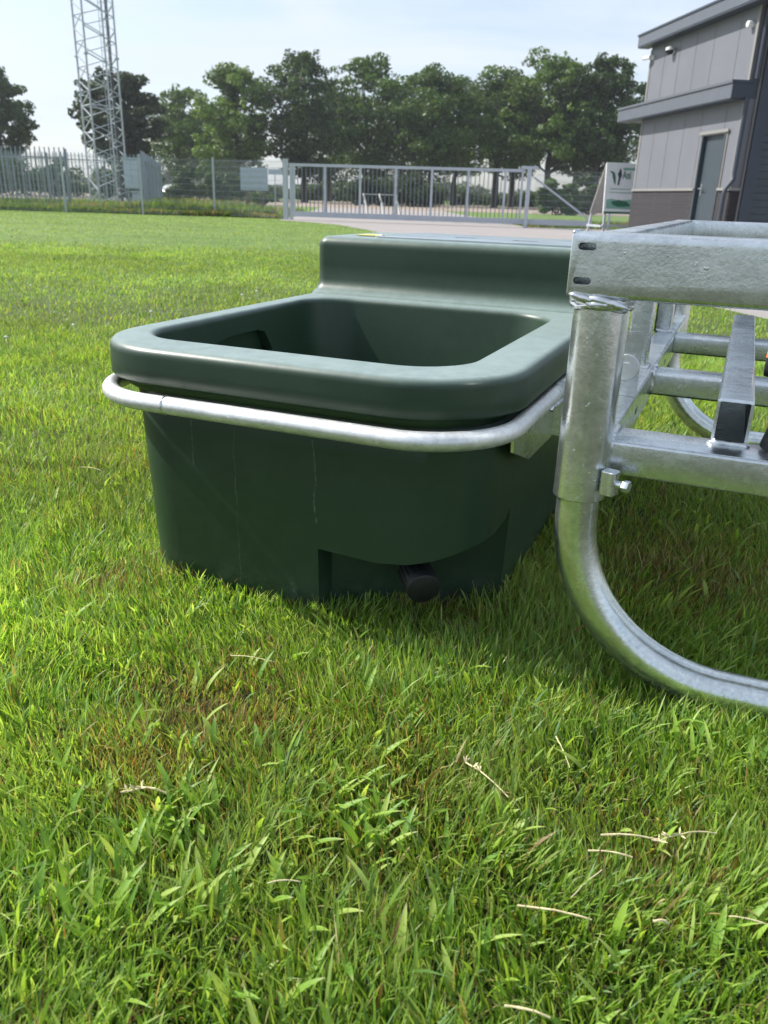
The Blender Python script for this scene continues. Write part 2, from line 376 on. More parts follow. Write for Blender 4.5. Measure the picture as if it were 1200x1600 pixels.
# ------------------------------------------------------------------ grass
def vnoise(x, y, sc_, seed):
    r = np.random.default_rng(seed); G = r.random((256, 256)); x = x*sc_+1000; y = y*sc_+1000
    i = np.floor(x).astype(int); j = np.floor(y).astype(int); fx = x-i; fy = y-j; fx = fx*fx*(3-2*fx); fy = fy*fy*(3-2*fy)
    g = lambda a, b: G[a % 256, b % 256]
    return (g(i, j)*(1-fx)+g(i+1, j)*fx)*(1-fy)+(g(i, j+1)*(1-fx)+g(i+1, j+1)*fx)*fy
TA = math.radians(-22.8); cT, sT = math.cos(TA), math.sin(TA)
def w2l(x, y): return x*cT+y*sT, -x*sT+y*cT
EX = np.array([e[0] for e in EDGE[1:-2]]); EY = np.array([e[1] for e in EDGE[1:-2]])
DEAD = [(gp(330, 1120)[:2], 0.16, 0.9), (gp(240, 1190)[:2], 0.10, 0.7), (gp(180, 920)[:2], 0.12, 0.6), (gp(1080, 900)[:2], 0.25, 0.8), (gp(960, 830)[:2], 0.2, 0.4), (gp(620, 1240)[:2], 0.12, 0.3), (gp(1000, 1330)[:2], 0.10, 0.35), (gp(700, 960)[:2], 0.09, 0.4)]
def deadmask(x, y):
    d = np.zeros_like(x)
    for (c, r, k) in DEAD:
        d = np.maximum(d, k*np.exp(-(((x-c[0])**2+(y-c[1])**2)/(r*r))))
    return d
def pick(n, cols, w):
    idx = rng.choice(len(cols), n, p=np.array(w)/sum(w)); return np.array(cols)[idx]
def blades(n, y0, y1, nseg, hgt, wid, xfac, xpad, lean=0.7, seed=0, tmix=None, bias=1.0, dry=0.032):
    y = y0+(y1-y0)*rng.random(n)**bias
    keep = rng.random(n) < (xfac*y+xpad)/(xfac*y1+xpad); y = y[keep]
    x = (rng.random(len(y))*2-1)*(xfac*y+xpad)
    fa = np.clip((y-y0)/(.22*y0+.02) if y0 > 1 else np.ones_like(y), 0, 1)*np.clip((y1-y)/(.22*y1), 0, 1)
    kk = rng.random(len(y)) < fa; x, y = x[kk], y[kk]
    u, v = w2l(x, y)
    inside = (u > -1.17) & (u < -0.395) & (v > 1.375) & (v < 2.92) & ~((u > -.705) & (v < 1.40+.55*(u+.705)))
    xe = np.interp(y, EY, EX); on = (x < xe+0.02*rng.standard_normal(len(x))) & (y < 31.2+.0*x)
    den = vnoise(x, y, 14, 3)*0.5+vnoise(x, y, 4, 5)*0.5
    k = ~inside & on & (rng.random(len(x)) < 0.55+0.75*den); x, y = x[k], y[k]; n = len(x)
    dm = deadmask(x, y)
    big = vnoise(x, y, 1.3, 8); med = vnoise(x, y, 6, 9); far = vnoise(x*0.5, y*1.6, 0.7, 12)
    h = hgt*(0.45+0.75*rng.random(n)**1.3)*(0.75+0.5*med)*(1-0.35*dm)
    w = wid*(0.5+0.9*rng.random(n))*(1-0.4*dm)
    az = rng.random(n)*2*np.pi; flow = vnoise(x, y, 3.0, 21)*4*np.pi
    ln = lean*(0.15+rng.random(n)*0.9)
    la = np.where(rng.random(n) < 0.55, flow+rng.standard_normal(n)*0.7, rng.random(n)*2*np.pi)
    dx, dy = np.cos(la), np.sin(la)
    # blade width direction: random but mostly across the lean
    wa = la+np.pi/2+rng.standard_normal(n)*0.6; wx, wy = np.cos(wa), np.sin(wa)
    green = pick(n, [(0.140, 0.280, 0.034), (0.205, 0.380, 0.046), (0.290, 0.470, 0.075), (0.400, 0.560, 0.150), (0.085, 0.195, 0.036), (0.220, 0.380, 0.170)], [3, 4, 3.6, 2.6, 1.4, 1.2])
    deadc = pick(n, [(0.40, 0.32, 0.14), (0.23, 0.13, 0.05), (0.30, 0.24, 0.10), (0.14, 0.075, 0.035), (0.52, 0.45, 0.24)], [2, 3, 3, 2, 1])
    isd = rng.random(n) < dry+0.62*dm+0.07*np.clip((med-0.6)*3, 0, 1)
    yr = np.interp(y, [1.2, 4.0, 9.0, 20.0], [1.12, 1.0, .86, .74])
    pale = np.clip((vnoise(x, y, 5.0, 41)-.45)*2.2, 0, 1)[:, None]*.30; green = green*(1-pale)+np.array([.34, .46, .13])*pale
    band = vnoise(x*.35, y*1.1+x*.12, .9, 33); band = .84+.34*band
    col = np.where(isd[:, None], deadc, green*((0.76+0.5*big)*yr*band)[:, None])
    col = col*(1+0.22*(rng.random(n)-0.5))[:, None]
    yel = np.clip(far*1.4-0.5, 0, 1)[:, None]*0.35; col = col*(1-yel)+np.array([0.20, 0.27, 0.035])*yel
    S = nseg+1; ts = np.linspace(0, 1, S); V = np.zeros((n, 2*nseg+1, 3)); C = np.zeros((n, 2*nseg+1, 3))
    curl = 1.2+rng.random(n)*1.0; blunt = rng.random(n) < 0.45      # mown blades end blunt
    for i, t in enumerate(ts):
        bend = ln*t**curl
        cx = x+dx*h*bend; cy = y+dy*h*bend; cz = h*t*np.sqrt(np.clip(1-(ln*t*0.62)**2, 0.12, 1))-0.004
        if i < nseg:
            wd = w*(1-0.55*t**1.6)*0.5*np.where(t > .5, np.where(blunt, 1.15, 1.0), 1)
            V[:, 2*i] = np.stack([cx-wx*wd, cy-wy*wd, cz], 1); V[:, 2*i+1] = np.stack([cx+wx*wd, cy+wy*wd, cz+wd*0.3], 1)
            s = 0.97
            base = col*s; base[:, 0] *= 1.0
            C[:, 2*i] = base; C[:, 2*i+1] = base
        else:
            V[:, 2*i] = np.stack([cx, cy, cz], 1)
            tipc = np.where((rng.random(n) < 0.22)[:, None], np.array([0.42, 0.40, 0.20]), col*1.08); C[:, 2*i] = tipc
    b = (np.arange(n)*(2*nseg+1))[:, None]
    q = np.concatenate([b+np.array([[2*i, 2*i+1, 2*i+3, 2*i+2]]) for i in range(nseg-1)]) if nseg > 1 else np.zeros((0, 4), int)
    t3 = b+np.array([[2*nseg-2, 2*nseg-1, 2*nseg]])
    return V.reshape(-1, 3), q, t3, C.reshape(-1, 3)
def merge(parts):
    Vs, Q, T, C = [], [], [], []; o = 0
    for V, q, t, c in parts:
        Vs.append(V); Q.append(q+o); T.append(t+o); C.append(c); o += len(V)
    return np.concatenate(Vs), [np.concatenate(Q), np.concatenate(T)], np.concatenate(C)
GD = 1.0
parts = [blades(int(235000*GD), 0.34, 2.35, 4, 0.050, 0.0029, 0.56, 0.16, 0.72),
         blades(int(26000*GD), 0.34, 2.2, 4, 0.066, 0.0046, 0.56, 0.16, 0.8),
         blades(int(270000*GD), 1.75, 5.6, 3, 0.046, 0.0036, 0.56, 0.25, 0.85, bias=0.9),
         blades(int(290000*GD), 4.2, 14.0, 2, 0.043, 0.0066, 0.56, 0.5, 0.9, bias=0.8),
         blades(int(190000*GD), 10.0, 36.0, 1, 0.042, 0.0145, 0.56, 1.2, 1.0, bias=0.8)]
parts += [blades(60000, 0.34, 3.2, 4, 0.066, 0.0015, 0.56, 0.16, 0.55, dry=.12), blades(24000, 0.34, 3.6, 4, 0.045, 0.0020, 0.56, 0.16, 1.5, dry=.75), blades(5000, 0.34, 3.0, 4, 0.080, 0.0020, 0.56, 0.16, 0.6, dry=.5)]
V, F, C = merge(parts)
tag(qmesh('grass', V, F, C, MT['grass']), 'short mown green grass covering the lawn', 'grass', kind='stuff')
# broad leaved blades in patches
def broad(centres, name, label):
    VV, QQ, CC = [], [], []; o = 0
    for (cx, cy, r, n) in centres:
        for _ in range(n):
            a = random.random()*6.28; rr = r*math.sqrt(random.random()); x, y = cx+rr*math.cos(a), cy+rr*math.sin(a)
            la = random.random()*6.28; h = random.uniform(0.032, 0.072); ln = random.uniform(0.3, 1.0); w = random.uniform(0.0028, 0.0058)
            c = random.choice([(0.24, 0.42, 0.06), (0.32, 0.50, 0.08), (0.18, 0.35, 0.06), (0.40, 0.54, 0.13)]); tw = random.uniform(-.5, .5); N = 7
            for i in range(N):
                t = i/(N-1); wd = w*(math.sin(math.pi*min(1, 0.22+t*0.80))**0.6)*(1 if i < N-1 else 0.35)
                px = x+math.cos(la)*h*ln*t**1.5; py = y+math.sin(la)*h*ln*t**1.5; pz = h*t*(1-0.33*ln*t)+0.004
                wa = la+math.pi/2+tw*t; dx, dy = math.cos(wa)*wd, math.sin(wa)*wd
                VV += [(px-dx, py-dy, pz+wd*.35), (px, py, pz), (px+dx, py+dy, pz+wd*.35)]
                k = 0.95; cc = tuple(q*k for q in c) if i < N-1 or random.random() < .4 else (0.5, 0.47, 0.28); CC += [cc]*3
                if i:
                    b = o+3*i; QQ += [(b-3, b-2, b+1, b), (b-2, b-1, b+2, b+1)]
            o += 3*N
    return tag(qmesh(name, np.array(VV), [np.array(QQ)], np.array(CC), MT['grass']), label, 'grass', kind='stuff')
def at(px, py): p = gp(px, py); return p[0], p[1]
cs = [(*at(270, 1290), .045, 36), (*at(240, 1340), .05, 34), (*at(560, 1270), .06, 44), (*at(590, 1320), .04, 30), (*at(70, 1390), .05, 24), (*at(180, 1440), .05, 26), (*at(320, 1430), .05, 26), (*at(470, 1430), .06, 18), (*at(100, 1250), .06, 16),
      (*at(1080, 1180), .05, 14), (*at(1140, 1200), .05, 12), (*at(960, 1490), .05, 10), (*at(700, 1080), .07, 14), (*at(540, 1010), .05, 8), (*at(430, 1200), .05, 9), (*at(60, 1000), .07, 12), (*at(120, 870), .08, 12),
      (*at(880, 1120), .06, 12), (*at(40, 830), .1, 14), (*at(1150, 1480), .05, 8), (*at(300, 1180), .03, 6), (*at(760, 1300), .05, 8), (*at(400, 1540), .05, 9), (*at(150, 1560), .05, 10), (*at(640, 1500), .05, 9)]
for _ in range(170):
    y = random.uniform(.55, 3.4); cs.append((random.uniform(-.52, .52)*y, y, .07, 3))
cs = [c for c in cs if not (-1.33 < w2l(c[0], c[1])[0] < -.3 and 1.33 < w2l(c[0], c[1])[1] < 3)]
broad(cs, 'broad_leaved_grass', 'tufts of broad pale green blades scattered in the lawn')

# loose dry stalks lying on the grass
def straw(p0, p1, r, label, kink=0.004, tuft=False):
    a = gp(*p0, 0.040); b = gp(*p1, 0.036); n = 7; path = []
    for i in range(n):
        t = i/(n-1); p = a+(b-a)*t; path.append((p[0]+random.uniform(-1, 1)*kink*.15, p[1]+random.uniform(-1, 1)*kink*.15, p[2]+math.sin(t*3.1)*kink))
    mb = MB(); mb.tube(path, [r*random.uniform(.55, .85) for _ in path], 6)
    if tuft:
        for k in range(9):
            q = Vector(path[k % 3]); d = Vector((random.uniform(-1, 1), random.uniform(-1, 1), random.uniform(0, .8))).normalized()*0.011; mb.tube([q, q+d*.6, q+d], [r*.5, r, r*.2], 5)
    o = mb.build('dry_stalk', MT['straw'], off=path[0]); o.location = path[0]
    return tag(o, label, 'straw', 'dry stalks lying on the lawn')
MT['straw'] = simple('dry_straw', (0.60, 0.52, 0.32), 0.6, 0, 0.4, 45)
straw((808, 1415), (925, 1437), .0016, 'long straight straw stalk lying alone in the lower right lawn')
straw((918, 1329), (988, 1340), .0016, 'short pale straw piece just below the longer knotted stalk')
straw((938, 1304), (1030, 1312), .0018, 'pale stalk left of the knotted one, right lawn')
straw((1030, 1313), (1120, 1302), .0015, 'knotted stalk ending at the right, below the ground pipe', .008, True)
straw((728, 1192), (795, 1246), .0014, 'slanting stalk with seed tuft in the middle of the lawn', .006, True)
straw((893, 1403), (940, 1360), .0012, 'thin stalk leaning up right between two horizontal straws')
straw((1138, 1432), (1200, 1446), .0013, 'straw stalk at the right edge of the lawn')
straw((788, 1572), (860, 1590), .0018, 'orange tinged straw at the bottom of the lawn')
straw((126, 730), (158, 735), .0016, 'small tan scrap on the grass left of the trough')
straw((200, 1236), (262, 1240), .0022, 'curled pale husk beside the broad green tuft at left', .008, True)
straw((418, 1380), (470, 1378), .0014, 'short straw lying left of the lawn centre')
straw((868, 1150), (890, 1200), .0012, 'fine bent stalk below the ground pipe bend')
straw((1020, 1440), (1045, 1443), .0024, 'stubby tan straw curl near the lower right')
straw((360, 1024), (430, 1035), .0012, 'thin straw on the brown patch before the trough')

# white clover heads far out on the lawn
MT['clover'] = simple('clover_white', (0.75, 0.76, 0.70), 0.7)
for i, (px, py) in enumerate([(48, 446), (74, 449), (378, 461), (401, 455), (115, 508), (236, 487), (190, 378), (10, 527)]):
    p = gp(px, py, 0.05); mb = MB()
    for k in range(14):
        d = Vector((random.gauss(0, 1), random.gauss(0, 1), abs(random.gauss(0, 1)))).normalized()*.011; mb.tube([d*.2, d*.7, d], [.003, .0045, .001], 5)
    mb.tube([(0, 0, -.05), (0, 0, 0)], .0012, 5)
    o = mb.build('clover_flower', MT['clover']); o.location = p
    tag(o, 'small white clover flower head dotted on the lawn beyond the trough', 'flower', 'white clover heads on the lawn')

# ------------------------------------------------------------------ trough (tank axes u,v turned -22.8 degrees)
def W(u, v, z=0.0): return (u*cT-v*sT, u*sT+v*cT, z)
TO = (-0.82, 2.0, 0.0)
trough = root('water_trough', W(TO[0], TO[1]), 'dark green plastic livestock water trough standing on the lawn in a steel hoop', 'trough', rz=TA)
def rring(u0, u1, v0, v1, R, z, n=10):
    o = []
    for cu, cv, a0 in ((u1-R, v1-R, 0), (u0+R, v1-R, 90), (u0+R, v0+R, 180), (u1-R, v0+R, 270)):
        for k in range(n+1):
            t = math.radians(a0+90*k/n); o.append((cu+R*math.cos(t), cv+R*math.sin(t), z))
    return o
RZ = 0.552; BK = 2.93
def ins(z, d, R): return rring(-1.292+d, -0.340-d, 1.298+d, BK-d, max(R-d, .02), z)
def inner(z, d, R): return rring(-1.213+d, -0.462-d, 1.420+d, 2.315-d, R-d*.5, z)
rings = [rring(-1.178, -.392, 1.368, BK-.12, .11, -0.01), rring(-1.190, -.380, 1.356, BK-.11, .12, 0.012)]
for k in range(1, 9):
    t = k/8; rings.append(rring(-1.190-.024*t, -.380+.010*t, 1.356-.014*t, BK-.11, .12+.02*t, 0.012+.42*t))
rings += [ins(.449, .052, .22), ins(.454, .036, .22), ins(.460, .030, .22), ins(.470, .028, .22), ins(.474, .010, .22), ins(.477, .003, .22), ins(.481, 0, .22), ins(.508, 0.0005, .22), ins(.533, 0.001, .22)]
for k in range(1, 8):
    a = math.radians(90*k/7); rings.append(ins(RZ-.018+.018*math.sin(a), .001+.020*(1-math.cos(a)), .22))
for k in range(0, 7):
    a = math.radians(90*k/6); rings.append(inner(RZ+.001-.018*(1-math.cos(a)), -.016+.016*math.sin(a), .13))
for k in range(1, 7):
    t = k/6; rings.append(inner(RZ-.017-(RZ-.017-.29)*t, .032*t, .13))
rings += [inner(.268, .045, .12), inner(.26, .07, .12)]
body = MB().loft(rings)
# recess for the drain in the lower right of the front, slot in the left inner wall
c1 = MB(); top = [(a*.959, b*.959, .85-(.85-c)*.959) for a, b, c in ((-.757, 1.2, .134), (-.742, 1.47, .134), (-.63, 1.52, .130), (-.52, 1.61, .150), (-.42, 1.66, .205), (-.25, 1.66, .235), (-.25, 1.2, .235), (-.44, 1.2, .165), (-.56, 1.2, .127))]
n_ = len(top); c1.add([(a, b, -.05) for a, b, z in top]+top, [tuple(range(n_-1, -1, -1))]+[(i, (i+1) % n_, n_+(i+1) % n_, n_+i) for i in range(n_)]+[(n_, n_+1, n_+2, n_+8), (n_+8, n_+2, n_+3, n_+7), (n_+3, n_+4, n_+5), (n_+3, n_+5, n_+6, n_+7)])
def slot_ring(u, g=0):
    return [(u, a, b) for a, b in ((1.66-g, .30), (1.66-g, .462), (1.70-g, .484+g), (1.80, .497+g), (1.93, .497+g), (1.965+g, .488), (1.99+g, .44), (2.0+g, .30))]
c2 = MB().loft([slot_ring(-1.234), slot_ring(-1.0)])
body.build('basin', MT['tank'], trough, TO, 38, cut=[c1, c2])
fb = []
def boxr(z, d=0.0, fv=0.0, R=.035): return rring(-1.289+d, -.343-d, 2.425+d-fv, BK-.003-d, max(R-d*.6, .012), z)
for z, fv in ((.38, .0), (.545, .060), (.5545, .050), (.5585, .034), (.566, .018), (.578, .007), (.596, 0.0)): fb.append(boxr(z, 0, fv))
fb += [boxr(.64), boxr(.697)]
for k in range(1, 8):
    a = math.radians(90*k/7); fb.append(boxr(.697+.030*math.sin(a), .030*(1-math.cos(a))))
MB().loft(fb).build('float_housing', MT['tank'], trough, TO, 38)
# steel lid with two hand slots
lid = MB().loft([rring(-1.10, -.365, 2.466, 2.86, .012, .7265), rring(-1.10, -.365, 2.466, 2.86, .012, .732), rring(-1.098, -.367, 2.468, 2.858, .012, .7335)])
cs_ = [MB().box((-.88, 2.60, .728), (-.81, 2.64, .745)), MB().box((-.68, 2.58, .728), (-.60, 2.62, .745))]
lo = lid.build('lid', MT['lid'], trough, TO, 30, cut=cs_)
MB().box((-1.195, 2.53, .7285), (-1.115, 2.62, .7312)).build('sticker', MT['yellow'], trough, TO)
for u, v in ((-1.08, 2.485), (-.39, 2.485)):
    ccyl(MB(), (u, v, .733), (u, v, .737), .008, 12, .001).build('rivet', MT['zinc'], trough, TO)
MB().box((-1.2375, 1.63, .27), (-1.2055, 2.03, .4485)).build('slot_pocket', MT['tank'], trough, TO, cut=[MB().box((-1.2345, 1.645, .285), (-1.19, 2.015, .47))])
# drain plug
ax0 = Vector((-.572, 1.482, .136)); ax1 = Vector((-.468, 1.344, .116)); dd = (ax1-ax0).normalized()
nk = ccyl(MB(), ax0, ax0+dd*.07, .029, 28).build('drain_neck', MT['black'], trough, TO)
cap = MB()
ppts, rr = [], []
for t, r in ((.055, .036), (.058, .0395), (.066, .0395), (.069, .036), (.075, .036), (.077, .0385), (.145, .040), (.152, .038), (.154, .034)): ppts.append(ax0+dd*t); rr.append(r*.86)
cap.tube(ppts, rr, 36)
sd = dd.cross(Vector((0, 0, 1))).normalized(); su = sd.cross(dd)
for k in range(18):
    a = 2*math.pi*k/18; o = (sd*math.cos(a)+su*math.sin(a))*.0334; cap.bar(ax0+dd*.082+o, ax0+dd*.140+o, .0026, .0026)
cap.build('drain_cap', MT['black'], trough, TO)
bl = ccyl(MB(), (-.620, 1.452, .142), (-.620, 1.432, .142), .010, 10, .002).build('recess_bolt', MT['zinc'], trough, TO)

# ------------------------------------------------------------------ galvanised frame
FO = (0.55, 2.28, 0.0)
frame = root('feeder_frame', W(FO[0], FO[1]), 'galvanised steel pipe and box section frame on curved skid pipes, right of the trough', 'metal frame', rz=TA)
def fb_(mb, name, mat='galv', parent=None, **k): return mb.build(name, MT[mat], parent or frame, FO, k.pop('smooth', 35), **k)
UL, UR, VF, VB = -0.199, 1.30, 1.355, 3.205
ZT0, ZT1 = .711, .808
def skid(v):
    Rb = .30; zc = .038; p = [(UL, v, .50), (UL, v, .42), (UL, v, zc+Rb)]
    for i in range(1, 17):
        t = i/16*math.pi/2; p.append((UL+Rb*(1-math.cos(t)), v, zc+Rb*(1-math.sin(t))))
    q = [(UL+UR-a, b, c) for a, b, c in reversed(p)]
    sk = .055 if v < 2 else 0     # the front skid is bent a little out of line
    return MB().tube([(a, b+sk*max(0, min(1, (a-UL)/.9))*(1 if a < .9 else max(0, (UR-a)/.4)), c) for a, b, c in p+q], .0372, 40)
for v in (VF, VB): fb_(skid(v), 'skid_pipe', 'galv_pipe')
def sleeve(u, v):
    m = MB(); r = .0445; o = []
    pts = [(u, v, .415), (u, v, .3605), (u, v, .360), (u, v, .362), (u, v, .69), (u, v, .703)]
    m.tube([(u, v, .43), (u, v, .3730), (u, v, .3718), (u, v, .3735), (u, v, .706)], [.0405, .0405, .0430, r, r], 44)
    return m
for u in (UL, UR):
    for v in (VF, VB): fb_(sleeve(u, v), 'post_sleeve', 'galv_pipe')
# top rails, front one slotted at its ends
def slotc(u, z, v, w=.028, h=.0110):
    pts = []
    for cx, a0 in ((w/2-h/2, -90), (-w/2+h/2, 90)):
        for k in range(7):
            t = math.radians(a0+180*k/6); pts.append((u+cx+h/2*math.cos(t), z+h/2*math.sin(t)))
    return MB().loft([[(a, v-.02, b) for a, b in pts], [(a, v+.082, b) for a, b in pts]])
tf = MB().rhs((UL-.052, VF, (ZT0+ZT1)/2), (UR+.052, VF, (ZT0+ZT1)/2), .088, ZT1-ZT0, (0, 1, 0), r=.009)
fb_(tf, 'top_rail', 'galv_flat', cut=[slotc(UL-.0270, .788, VF-.044), slotc(UL-.0295, .737, VF-.044)])
fb_(MB().rhs((UL-.050, VB, .765), (UR+.05, VB, .765), .05, .078, (0, 1, 0), r=.008), 'top_rail', 'galv_flat')
for u in (UL-.018, UR): fb_(MB().rhs((u, VF+.044, .7645), (u, VB-.025, .7645), .055, .080, (1, 0, 0), r=.008), 'top_rail', 'galv_flat')
# lower side rail with slots, cross beams, uprights
def vslot(v, z, w=.045, h=.014, u=-.155):
    pts = []
    for cx, a0 in ((w/2-h/2, -90), (-w/2+h/2, 90)):
        for k in range(7):
            t = math.radians(a0+180*k/6); pts.append((v+h/2*math.sin(t)*0+cx+h/2*math.cos(t), z+h/2*math.sin(t)))
    return MB().loft([[(u-.03, a, b) for a, b in pts], [(u+.02, a, b) for a, b in pts]])
sr = MB().rhs((-.191, 1.40, .440), (-.191, 3.17, .440), .062, .080, (1, 0, 0), r=.007)
fb_(sr, 'side_rail', 'galv_flat', cut=[vslot(1.76, .438, u=-.16), vslot(2.40, .438, u=-.16), vslot(2.95, .438, u=-.16)])
fb_(MB().rhs((UR-.012, 1.40, .425), (UR-.012, 3.17, .425), .062, .096, (1, 0, 0), r=.007), 'side_rail', 'galv_flat')
for v, z in ((1.412, .4455), (2.075, .4465), (2.700, .4505)):
    fb_(MB().rhs((-.1595, v, z), (UR-.044, v, z), .104, .060 if v < 2 else .053, (0, 1, 0), r=.006), 'cross_beam', 'galv_flat')
fb_(MB().rhs((.0265, 1.432, .5155), (.0265, 2.66, .5155), .058, .076, (1, 0, 0), r=.007, wall=.005, open0=True), 'centre_tube', 'galv_flat')
fb_(MB().rhs((.95, 1.432, .5155), (.95, 2.66, .5155), .058, .076, (1, 0, 0), r=.007, wall=.005, open0=True), 'centre_tube', 'galv_flat')
for v in (2.06, 2.72):
    fb_(MB().rhs((-.203, v, .481), (-.203, v, .724), .05, .05, (1, 0, 0), (0, 1, 0), r=.006), 'upright', 'galv_flat')
# bracket plate with washer and bolt between front sleeve and side rail
fb_(MB().box((-.236, 1.700, .481), (-.160, 1.706, .612)), 'bracket_plate', 'galv_flat')
wsh = fb_(ccyl(MB(), (-.186, 1.6995, .540), (-.186, 1.695, .540), .026, 32, .001), 'washer', 'zinc')
bt = fb_(MB().tube([(-.186, 1.695, .540), (-.186, 1.686, .540)], .011, 6), 'bolt', 'zinc')
# clamp nut and hex bolt on the front sleeve
du = Vector((.955, -.30, 0)).normalized()
pc = Vector((UL, VF-.012, .412))
m = MB(); a0, a1 = pc+du*.042, pc+du*.068
sidev = du.cross(Vector((0, 0, 1)))
m.rhs((a0+a1)/2+Vector((0, 0, -.021)), (a0+a1)/2+Vector((0, 0, .021)), .026, .026, sidev, du, r=.006)
cn = fb_(m, 'clamp_nut', 'galv')
m = MB(); m.tube([a1, a1+du*.012], .0065, 12); m.tube([a1+du*.011, a1+du*.0125, a1+du*.021, a1+du*.0225], [.0095, .0105, .0105, .0095], 6)
fb_(m, 'hex_bolt', 'zinc')
# weld beads
def bead(path, r, name='weld_bead'):
    m = MB(); P = []; n = 0
    for a, b in zip(path[:-1], path[1:]):
        a, b = Vector(a), Vector(b); k = max(1, int((b-a).length/(r*1.3)))
        for i in range(k): P.append(a+(b-a)*(i/k))
    P.append(Vector(path[-1]))
    P = [p+Vector((random.uniform(-1, 1), random.uniform(-1, 1), random.uniform(-1, 1)))*r*.16 for p in P]
    m.tube(P, [r*(random.uniform(.85, 1.2) if 0 < i < len(P)-1 else .3) for i in range(len(P))], 10, jit=.16); return fb_(m, name, 'galv', smooth=80)
for u in (UL, UR):
    for v in (VF,):
        bead([(u+.047*math.cos(t), v+.046*math.sin(t), .703+.004*math.sin(5*t)) for t in [2*math.pi*k/28 for k in range(29)]], .0065)
bead([(u_, VF-.045, z_) for u_, z_ in ((UL-.048, .716), (UL-.03, .712), (UL, .706), (UL+.03, .704), (UL+.046, .700))], .0055)
bead([(-.158, 1.362, .474), (-.158, 1.462, .476)], .005); bead([(-.158, 1.361, .416), (-.158, 1.361, .475)], .005)
bead([(-.008, 1.429, .4775), (.060, 1.429, .4775)], .006); bead([(-.158, 2.024, .42), (-.158, 2.024, .473), (-.160, 2.12, .475)], .006)
bead([(-.228, 2.03, .482), (-.176, 2.03, .482), (-.176, 2.09, .482)], .005); bead([(-.228, 2.69, .482), (-.176, 2.69, .482), (-.176, 2.75, .482)], .006)
for dz in (.7075, .6995): bead([(UL+.0462*math.cos(t), VF+.0462*math.sin(t), dz+.003*math.sin(4*t+dz*900)) for t in [2*math.pi*k/22 for k in range(23)]], .0062)
bead([(UL-.05, VF-.04, .808), (UL-.052, VF+.03, .806)], .004)
for _ in range(46):     # spatter and zinc drips
    pass
# hoop round the trough
rv0, rzc, rr_ = 1.270, .4490, .0180
ul, ur = -1.257, -.343; hp = []
Rc = .19
hp.append((ur, 2.35, rzc))
hp += [(ur, 2.0, rzc), (ur, 1.7, rzc)]
for k in range(0, 13):
    t = math.radians(90*k/12); hp.append((ur-Rc*(1-math.cos(t)), rv0+Rc*(1-math.sin(t)), rzc))
for k in range(1, 12): hp.append((ur-Rc+(ul+Rc-ur+Rc)*k/12, rv0, rzc))
for k in range(0, 13):
    t = math.radians(90*k/12); hp.append((ul+Rc*(1-math.sin(t)), rv0+Rc*(1-math.cos(t)), rzc))
hp += [(ul-.01, 1.7, rzc), (ul-.02, 2.6, rzc)]
hole = [ccyl(MB(), (-.460, 1.235, .4440), (-.460, 1.262, .4460), .0042, 12)]
fb_(MB().tube(hp, rr_, 28), 'trough_hoop', 'ring', cut=hole)
bead([(-1.015, rv0+rr_*math.cos(t), rzc+rr_*math.sin(t)) for t in [2*math.pi*k/14 for k in range(15)]], .0022)
# gusset plates tying hoop to the frame
g = MB(); P2 = [(1.43, .437), (1.435, .408), (1.60, .352), (1.635, .354), (1.83, .338), (1.83, .437)]
g.loft([[(-.349, a, b) for a, b in [(1.44, .440), (1.445, .402), (1.585, .350), (1.62, .350), (1.80, .345), (1.80, .440)]], [(-.343, a, b) for a, b in [(1.44, .440), (1.445, .402), (1.585, .350), (1.62, .350), (1.80, .345), (1.80, .440)]]], True, True)
fb_(g, 'gusset_plate', 'galv_flat')
g = MB().box((-.3425, 1.795, .350), (-.223, 1.801, .475)); fb_(g, 'gusset_plate', 'galv_flat')
bead([(-.328, 1.68, .436), (-.326, 1.80, .434)], .005)

# black pipe and taped end at the right edge
bp = root('black_sleeve_pipe', W(.09, 1.44, .465), 'black rubber covered pipe rising from the front cross beam at the right edge', 'pipe', rz=TA)
MB().tube([(.094, 1.436, .476), (.097, 1.435, .486), (.155, 1.43, .72), (.162, 1.43, .75)], [.021, .022, .0225, .0225], 24).build('pipe_body', MT['blackpipe'], bp, (.09, 1.44, .465))
hk = root('taped_hose_end', W(.085, 1.84, .5), 'black hose end with white and orange tape hanging at the right edge', 'hose', rz=TA)
MB().tube([(.095, 1.84, .60), (.088, 1.84, .575), (.086, 1.84, .545), (.083, 1.84, .525)], [.012, .012, .012, .008], 16).build('hose', MT['black'], hk, (.085, 1.84, .5))
MB().tube([(.0935, 1.84, .603), (.088, 1.84, .577)], .0132, 16).build('white_tape', MT['white'], hk, (.085, 1.84, .5))
MB().tube([(.0885, 1.84, .579), (.0872, 1.84, .563)], .0137, 16).build('orange_tape', MT['orange'], hk, (.085, 1.84, .5))
#SPLIT

